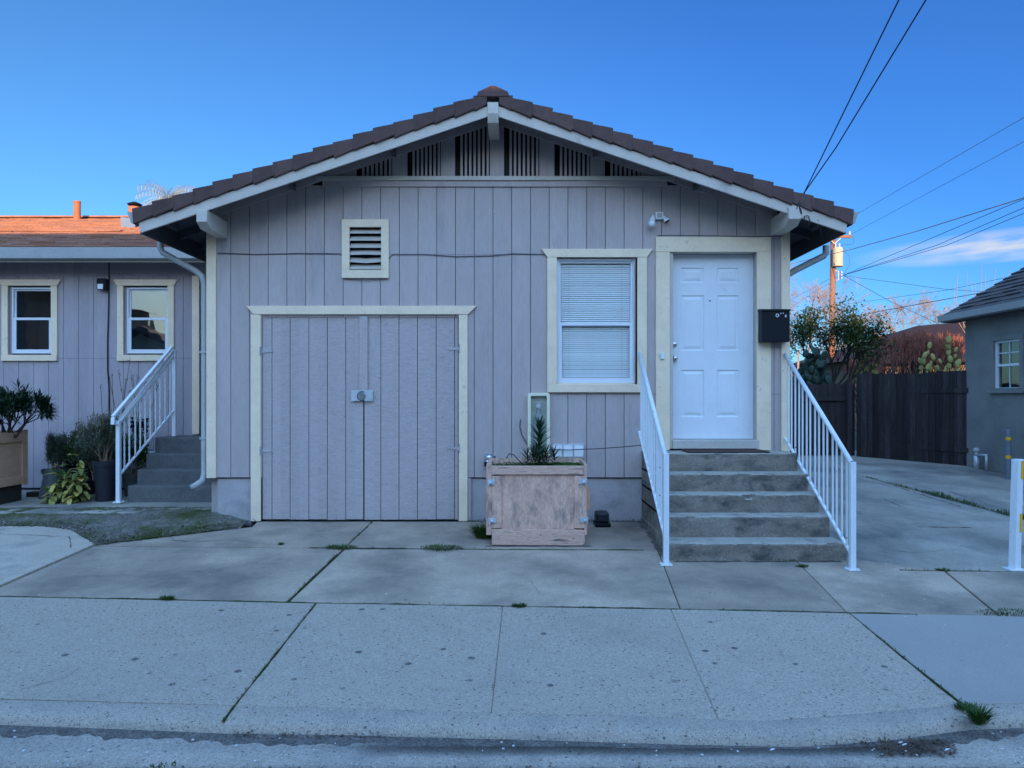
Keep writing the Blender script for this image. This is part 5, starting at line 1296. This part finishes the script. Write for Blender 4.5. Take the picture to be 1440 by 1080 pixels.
# palm far away on the left
pm = thing('palm_tree', (-27, 60-D0, 0), 'distant palm tree with drooping pale fronds above the left eave', 'tree')
pc = V(236, 282, 60); m = MB(); m.tube([(pc.x+1, pc.y, 0), (pc.x+.5, pc.y, 9), tuple(pc)], [.3, .22, .2], 8); m.build('trunk', 'bark', pm); m = MB()
for k in range(46):
    an = U(0, 2*pi); el = U(-.3, 1.2); d_ = Vector((cos(an)*cos(el), sin(an)*cos(el), sin(el))); p = pc.copy(); n_ = 10; q = [p.copy()]
    for s_ in range(n_): p = p+d_*.26; d_ = (d_+Vector((0, 0, -.17))).normalized(); q.append(p.copy())
    m.tube(q, .02, 3, cap=False)
    for s_ in range(2, n_+1):
        for sg in (-1, 1):
            sdv = (q[s_]-q[s_-1]).cross(Vector((0, 0, 1))).normalized()*sg; m.leaf(q[s_], (sdv*.5+Vector((0, 0, -1))), .7, .05)
m.build('fronds', 'frond', pm)
# ---------------------------------------------------------------- utility pole and wires
up = thing('utility_pole', (Xp(1171, 34), 34-D0, .1), 'brown wooden utility pole with transformer and crossarm behind the tree', 'pole')
PXx = Xp(1171, 34); PY = 34-D0; ztop = Zp(331, 34)
m = MB(); m.lathe((PXx-.08, PY, .1), [(.15, 0), (.115, ztop-.1)], 14, (.012, 0, 1)); m.build('pole', 'polewood', up, smooth=True)
m = MB(); za = Zp(332, 34); m.box(Xp(1166, 34), Xp(1195, 34), PY-.19, PY-.10, za-.11, za); arm = m.build('crossarm', 'polewood', up)
for q in (1168, 1183, 1193): m = MB(); m.lathe((Xp(q, 34), PY-.14, za), [(.03, 0), (.05, .05), (.03, .12), (.045, .16), (.0001, .2)], 8); m.build('insulator', 'insul', arm)
m = MB(); m.bar(V(1165, 335, 33.85), V(1173, 343, 33.85), .03, .07, (0, 1, 0)); m.bar(V(1182, 335, 33.85), V(1173, 343, 33.85), .03, .07, (0, 1, 0)); m.build('arm_brace', 'insul', arm)
tc = V(1178, 375, 33.75); m = MB(); m.lathe(tc, [(.20, 0), (.22, .02), (.22, .80), (.19, .84), (.0001, .85)], 20); m.build('transformer', 'transf', up, smooth=False)
m = MB(); [m.lathe(tc+Vector((dx_, 0, .84)), [(.03, 0), (.045, .05), (.025, .1), (.045, .14), (.02, .2)], 8) for dx_ in (-.1, .08)]; m.build('bushing', 'insul', up)
m = MB(); m.tube([V(1174, 381, 33.9), V(1179, 381, 33.9), V(1179, 394, 33.9), V(1174, 394, 33.9)], .03, 6)
for a in (383, 387, 391): m.lathe(V(1182, a, 33.9), [(.045, 0), (.045, .07)], 8, (1, 0, 0))
m.build('service_rack', 'insul', up)
hub = lambda d=33.9: V(1186, 387, d)
def wire(label, pts, r, mat='wire', sag=0, group='wires of the utility pole'):
    P_ = [Vector(p) for p in pts]; q = []
    for a, b in zip(P_, P_[1:]):
        for k in range(10): t_ = k/10; v = a.lerp(b, t_); v.z -= sag*4*t_*(1-t_); q.append(v)
    q.append(P_[-1]); m = MB(); m.tube(q, r*(.6 if r > .0095 else 1), 5); tag(m.build('overhead_wire', mat), label, 'wire', group)
wire('faint upper wire rising to the right edge from behind the eave', [V(1150, 333, 33.8), V(1212, 297, 30), V(1440, 165, 20), V(1620, 60, 15)], .011)
wire('faint second wire rising parallel below the uppermost one at right', [V(1194, 331, 33.8), V(1440, 199, 22), V(1620, 105, 17)], .011)
wire('thick tan and black bundled cable crossing in front of the transformer', [V(1080, 380, 38), V(1124, 368, 36), V(1196, 351, 32), V(1293, 324, 27), V(1440, 278, 21), V(1620, 215, 17)], .026, 'wire_tan')
wire('service wire from the rack joining the bundled cable near the right edge', [hub(), V(1293, 342, 27), V(1418, 289, 22), V(1620, 205, 17)], .016)
wire('middle one of three wires fanning right from the pole rack', [hub(), V(1317, 345, 28), V(1440, 292, 22), V(1620, 215, 17)], .016)
wire('lowest one of three wires fanning up right from the pole rack', [hub(), V(1331, 345, 28), V(1440, 300, 22), V(1620, 226, 17)], .016)
wire('long slack wire leaving the rack nearly level to the right', [hub(), V(1196, 389, 33), V(1331, 407, 30), V(1380, 410, 28), V(1440, 411, 26)], .014)
wire('short wire dropping right from the rack towards the large bare tree', [hub(), V(1254, 425, 38), V(1320, 455, 42)], .018)
wire('thin wire passing above the large bare tree to the right roof', [V(1150, 433, 40), V(1196, 427, 38), V(1331, 408, 32), V(1440, 385, 27)], .013)
wire('thick black wire running just above the bare tree towards the right roof', [V(1150, 455, 36), V(1230, 439, 33), V(1378, 412, 28), V(1440, 402, 26)], .022)
wire('wire from the rack down left past the whitish tree, upper', [hub(), V(1165, 393, 35), V(1100, 428, 40)], .014)
wire('wire from the rack down left past the whitish tree, lower', [hub(), V(1150, 408, 36), V(1100, 440, 42)], .014)
wire('faint low wire crossing behind the bare trees', [V(1112, 447, 44), V(1160, 434, 44), V(1230, 455, 44), V(1330, 456, 44)], .014)
wire('looping jumper wire right of the transformer', [V(1187, 352, 33.8), V(1194, 360, 33.8), V(1195, 372, 33.8), V(1190, 380, 33.8), hub()], .012)
wire('jumper wire hanging from the crossarm end', [V(1196, 331, 33.8), V(1201, 336, 33.8), V(1200, 343, 33.8), V(1183, 345, 33.8)], .008)
S0 = V(1131, 271, 7.86)
e1 = Vector((1.75, -7-D0, 8.64)); 
def through(px_, d1, dend):
    a = V(px_, 0, d1); dirn = (a-S0); return S0+dirn*((dend-(S0.y+D0))/(d1-(S0.y+D0)))
sg_ = 'service drop wires above the right eave'
wire('upper left one of two service drop wires rising over the right eave', [S0, through(1264, 5.6, -7)], .006, group=sg_)
w2a = V(1176, 207, 7.2)
w2dir = V(1302, 0, 5.6)-w2a; w2e = w2a+w2dir*((-7-(w2a.y+D0))/(5.6-7.2))
wire('right one of two service drop wires with a slight kink over the right eave', [S0, w2a, w2e], .006, group=sg_)
m = MB(); m.tube([S0, V(1126, 279, 7.78), V(1124, 290, 7.75), V(1127, 301, 7.75)], .010, 6); m.tube([S0, V(1124, 284, 7.76), V(1120, 294, 7.75)], .006, 5); m.tube([V(1131, 309, 7.76), V(1131, 304, 7.76), V(1136, 303, 7.76), V(1139, 310, 7.76), V(1137, 317, 7.78), V(1134, 316, 7.78)], .006, 5); m.tube([V(1150, 309, 7.78), V(1153, 315, 7.8), V(1154, 325, 7.85), V(1155, 332, 7.9)], .007, 5)
tag(m.build('service_splice', 'wire'), 'black looping splice wires hanging at the right eave', 'wire')
# ---------------------------------------------------------------- across the street (reflected in the glass; its shadow covers the yard)
def bigb(x0, x1, top, mat, label, name='apartment_block'):
    o = thing(name, ((x0+x1)/2, -22.3, -.3), label, 'building')
    m = MB(); m.box(x0, x1, -34, -22.3, -.3, top-.25); w_ = m.build('wall', mat, o)
    m = MB(); m.box(x0-.15*0, x1, -34.2, -22.15, top-.25, top); m.build('roof', 'shingle_dark', o)
    x = x0+1.5
    while x < x1-2:
        for z in (.9, 4.3):
            m = MB(); m.box(x, x+1.4, -22.29, -22.22, z, z+1.5); q = m.build('window', 'vinyl', o)
            m = MB(); m.box(x+.08, x+1.32, -22.219, -22.21, z+.08, z+1.42); m.build('pane', 'dark', q)
        x += 3.6
    return o
bigb(-12.5, -.0, 8.41, 'tan_stucco', 'tan two storey block across the street behind the viewer')
bigb(.0, 5.5, 8.40, 'greywall', 'narrow grey block across the street behind the viewer')
bigb(5.5, 22, 9.0, 'tan_stucco', 'taller tan block across the street behind the viewer')
gh = thing('gabled_house', (-17.5, -22.3, -.3), 'tan gabled house across the street behind the viewer', 'house')
m = MB(); m.prism([(-22, -.3), (-12.6, -.3), (-12.6, 2.6), (-17.3, 4.3), (-22, 2.6)], -34, -22.3); m.build('wall', 'tan_stucco', gh)
m = MB(); m.prism([(-22.5, 2.5), (-17.3, 4.4), (-12.55, 2.68), (-12.55, 2.8), (-17.3, 4.55), (-22.5, 2.62)], -34.2, -21.9); m.build('roof', 'shingle_dark', gh)
dbk = thing('dark_reflection_block', (-32, -22, -.3), 'added dark brown block behind the viewer, darkening the left window reflection', 'building')  # unseen block added so the left window mirrors something dark
m = MB(); m.box(-44, -22.6, -34, -22, -.3, 6.5); m.build('wall', 'bark', dbk); m = MB(); m.prism([(-44.3, 6.5), (-33, 9.5), (-22.3, 6.5)], -34.2, -21.8); m.build('roof', 'shingle_dark', dbk)
op = thing('utility_pole', (2.3, -7.2-D0, -.3), 'utility pole across the street carrying the service drop wires', 'pole')
m = MB(); m.lathe((2.3, -7.2-D0, -.3), [(.16, 0), (.12, 9.3)], 12); m.build('pole', 'polewood', op); m = MB(); m.box(1.4, 3.4, -7.1-D0, -7.0-D0, 8.5, 8.62); m.build('crossarm', 'polewood', op)
# litter in the gutter
random.seed(9); m = MB()
def litter(pxa, pxb, pya, pyb, n, s=.02, z=-.338):
    for _ in range(n):
        g = G(U(pxa, pxb), U(pya, pyb)); m.leaf((g[0], g[1], z+U(0, .012)), (U(-1, 1), U(-1, 1), U(-.1, .4)), U(.2, 1)*s*1.1, s*U(.15, .4))
litter(330, 560, 1013, 1026, 420, .022); litter(560, 860, 1022, 1036, 220, .014); litter(1235, 1342, 1030, 1054, 650, .028); litter(1170, 1300, 1028, 1045, 120, .025); litter(0, 330, 1008, 1030, 90, .014); litter(1360, 1440, 1015, 1028, 60, .02)
for _ in range(90):
    g = G(U(0, 1440), U(780, 1000)); m.leaf((g[0], g[1], g[2]+.004), (U(-1, 1), U(-1, 1), U(0, .15)), U(.006, .03), .006)
tag(m.build('leaf_litter', 'deadleaf'), kind='stuff')
m = MB()
for _ in range(120):
    g = G(U(0, 1440), random.choice((U(770, 1000), U(1010, 1070)))); z = g[2] if g[1] > -4.4 else -.335; s_ = U(.002, .006); m.box(g[0]-s_, g[0]+s_, g[1]-s_*.7, g[1]+s_*.7, z, z+.004)
for px_, py_ in ((1262, 1036), (1268, 1039), (1328, 1047), (1082, 1047)):
    g = G(px_, py_); m.leaf((g[0], g[1], -.33), (1, .3, .2), .035, .014)
tag(m.build('grit', 'litterwhite'), kind='stuff')
m = MB()
for _ in range(1200):
    x = U(-6.2, -2.95); yb = interp(botw, x); t_ = abs(random.gauss(0, .09)); s_ = U(.004, .014); p = Vector((x, yb+t_, zg(yb+D0)+.012+t_*.25))
    m.lathe(p, [(s_, 0), (s_*1.1, s_*.6), (s_*.4, s_*1.1)], 5, (U(-.4, .4), U(-.4, .4), 1))
tag(m.build('gravel', 'mossy'), kind='stuff')
# ---------------------------------------------------------------- light, sky, camera
sc = bpy.context.scene
EL = radians(10)
sun = bpy.data.lights.new('sun', 'SUN'); sun.energy = 4.0; sun.angle = radians(.5); sun.color = (1, .64, .36)
so = bpy.data.objects.new('sun', sun); C.objects.link(so); so.rotation_euler = (radians(80), 0, 0); so.location = (0, -20, 20)
w = bpy.data.worlds.new('World'); sc.world = w; w.use_nodes = True; n = w.node_tree.nodes; l = w.node_tree.links; bgn = n['Background']
sk = n.new('ShaderNodeTexSky'); sk.sky_type = 'NISHITA'; sk.sun_disc = False; sk.sun_elevation = EL; sk.sun_rotation = pi
sk.air_density = 1.0; sk.dust_density = .3; sk.ozone_density = 3.0
tcn = n.new('ShaderNodeTexCoord'); sx = n.new('ShaderNodeSeparateXYZ'); l.new(tcn.outputs['Generated'], sx.inputs[0])
def mth(op, a, b=None, c=None):
    m_ = n.new('ShaderNodeMath'); m_.operation = op
    for i_, v_ in enumerate((a, b, c)):
        if v_ is None: continue
        if hasattr(v_, 'is_linked'): l.new(v_, m_.inputs[i_])
        else: m_.inputs[i_].default_value = v_
    return m_.outputs[0]
# sky factor raised overhead and behind the camera, an added fill for the shade
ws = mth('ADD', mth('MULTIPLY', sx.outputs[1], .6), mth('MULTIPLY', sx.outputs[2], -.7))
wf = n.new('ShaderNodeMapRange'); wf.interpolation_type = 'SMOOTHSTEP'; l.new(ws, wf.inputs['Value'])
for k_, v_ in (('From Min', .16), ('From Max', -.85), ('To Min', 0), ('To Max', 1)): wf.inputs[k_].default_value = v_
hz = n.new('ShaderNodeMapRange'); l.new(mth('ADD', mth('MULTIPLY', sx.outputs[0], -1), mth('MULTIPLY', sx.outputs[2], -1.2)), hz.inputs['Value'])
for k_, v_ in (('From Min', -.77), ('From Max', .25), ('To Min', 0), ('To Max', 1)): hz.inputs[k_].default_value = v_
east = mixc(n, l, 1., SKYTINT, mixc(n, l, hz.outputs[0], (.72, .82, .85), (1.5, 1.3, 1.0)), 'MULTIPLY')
lo = n.new('ShaderNodeMapRange'); l.new(sx.outputs[2], lo.inputs['Value'])      # added fill cut near the horizon so the under-eave shade stays deep
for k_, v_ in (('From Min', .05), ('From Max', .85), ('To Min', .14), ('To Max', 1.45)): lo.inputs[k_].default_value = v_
wcol = n.new('ShaderNodeVectorMath'); wcol.operation = 'SCALE'; wcol.inputs[0].default_value = SKYFILL; l.new(lo.outputs[0], wcol.inputs['Scale'])
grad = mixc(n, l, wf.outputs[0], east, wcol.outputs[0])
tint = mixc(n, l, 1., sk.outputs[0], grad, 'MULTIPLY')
u = mth('DIVIDE', sx.outputs[0], mth('MAXIMUM', sx.outputs[1], .05)); v = mth('DIVIDE', sx.outputs[2], mth('MAXIMUM', sx.outputs[1], .05))
vc = mth('MULTIPLY_ADD', u, .10, .138)                      # cloud axis
dvv = mth('DIVIDE', mth('SUBTRACT', v, vc), .024); duu = mth('DIVIDE', mth('SUBTRACT', u, .70), .26)
rad = mth('ADD', mth('MULTIPLY', dvv, dvv), mth('MULTIPLY', duu, duu))
cb_ = n.new('ShaderNodeCombineXYZ'); l.new(mth('MULTIPLY', u, 7), cb_.inputs[0]); l.new(mth('MULTIPLY_ADD', v, 42, mth('MULTIPLY', u, -5)), cb_.inputs[1])
cn = n.new('ShaderNodeTexNoise'); cn.inputs['Scale'].default_value = 1.5; cn.inputs['Detail'].default_value = 6; l.new(cb_.outputs[0], cn.inputs['Vector'])
cm = mth('MULTIPLY', mth('SUBTRACT', 1, mth('MINIMUM', rad, 1)), ramp(n, l, cn.outputs['Fac'], .30, .60)); cm = mth('MULTIPLY', cm, mth('GREATER_THAN', sx.outputs[1], .05))
cm = mth('MULTIPLY', mth('SMOOTH_MIN', cm, 1, .1), .85)
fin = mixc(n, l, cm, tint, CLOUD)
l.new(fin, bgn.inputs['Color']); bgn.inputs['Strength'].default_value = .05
cam = bpy.data.cameras.new('camera'); co = bpy.data.objects.new('camera', cam); C.objects.link(co)
co.location = (0, -D0, HC); co.rotation_euler = (pi/2, 0, 0)
cam.sensor_width = 36; cam.lens = F/1440*36; cam.shift_x = -6/1440; cam.shift_y = 20/1440; cam.clip_end = 2000
sc.camera = co
sc.view_settings.view_transform = 'Standard'; sc.view_settings.look = 'None'; sc.view_settings.gamma = 1; sc.view_settings.exposure = EXPO
for o in bpy.data.objects:
    if '_w' in o.keys(): del o['_w']
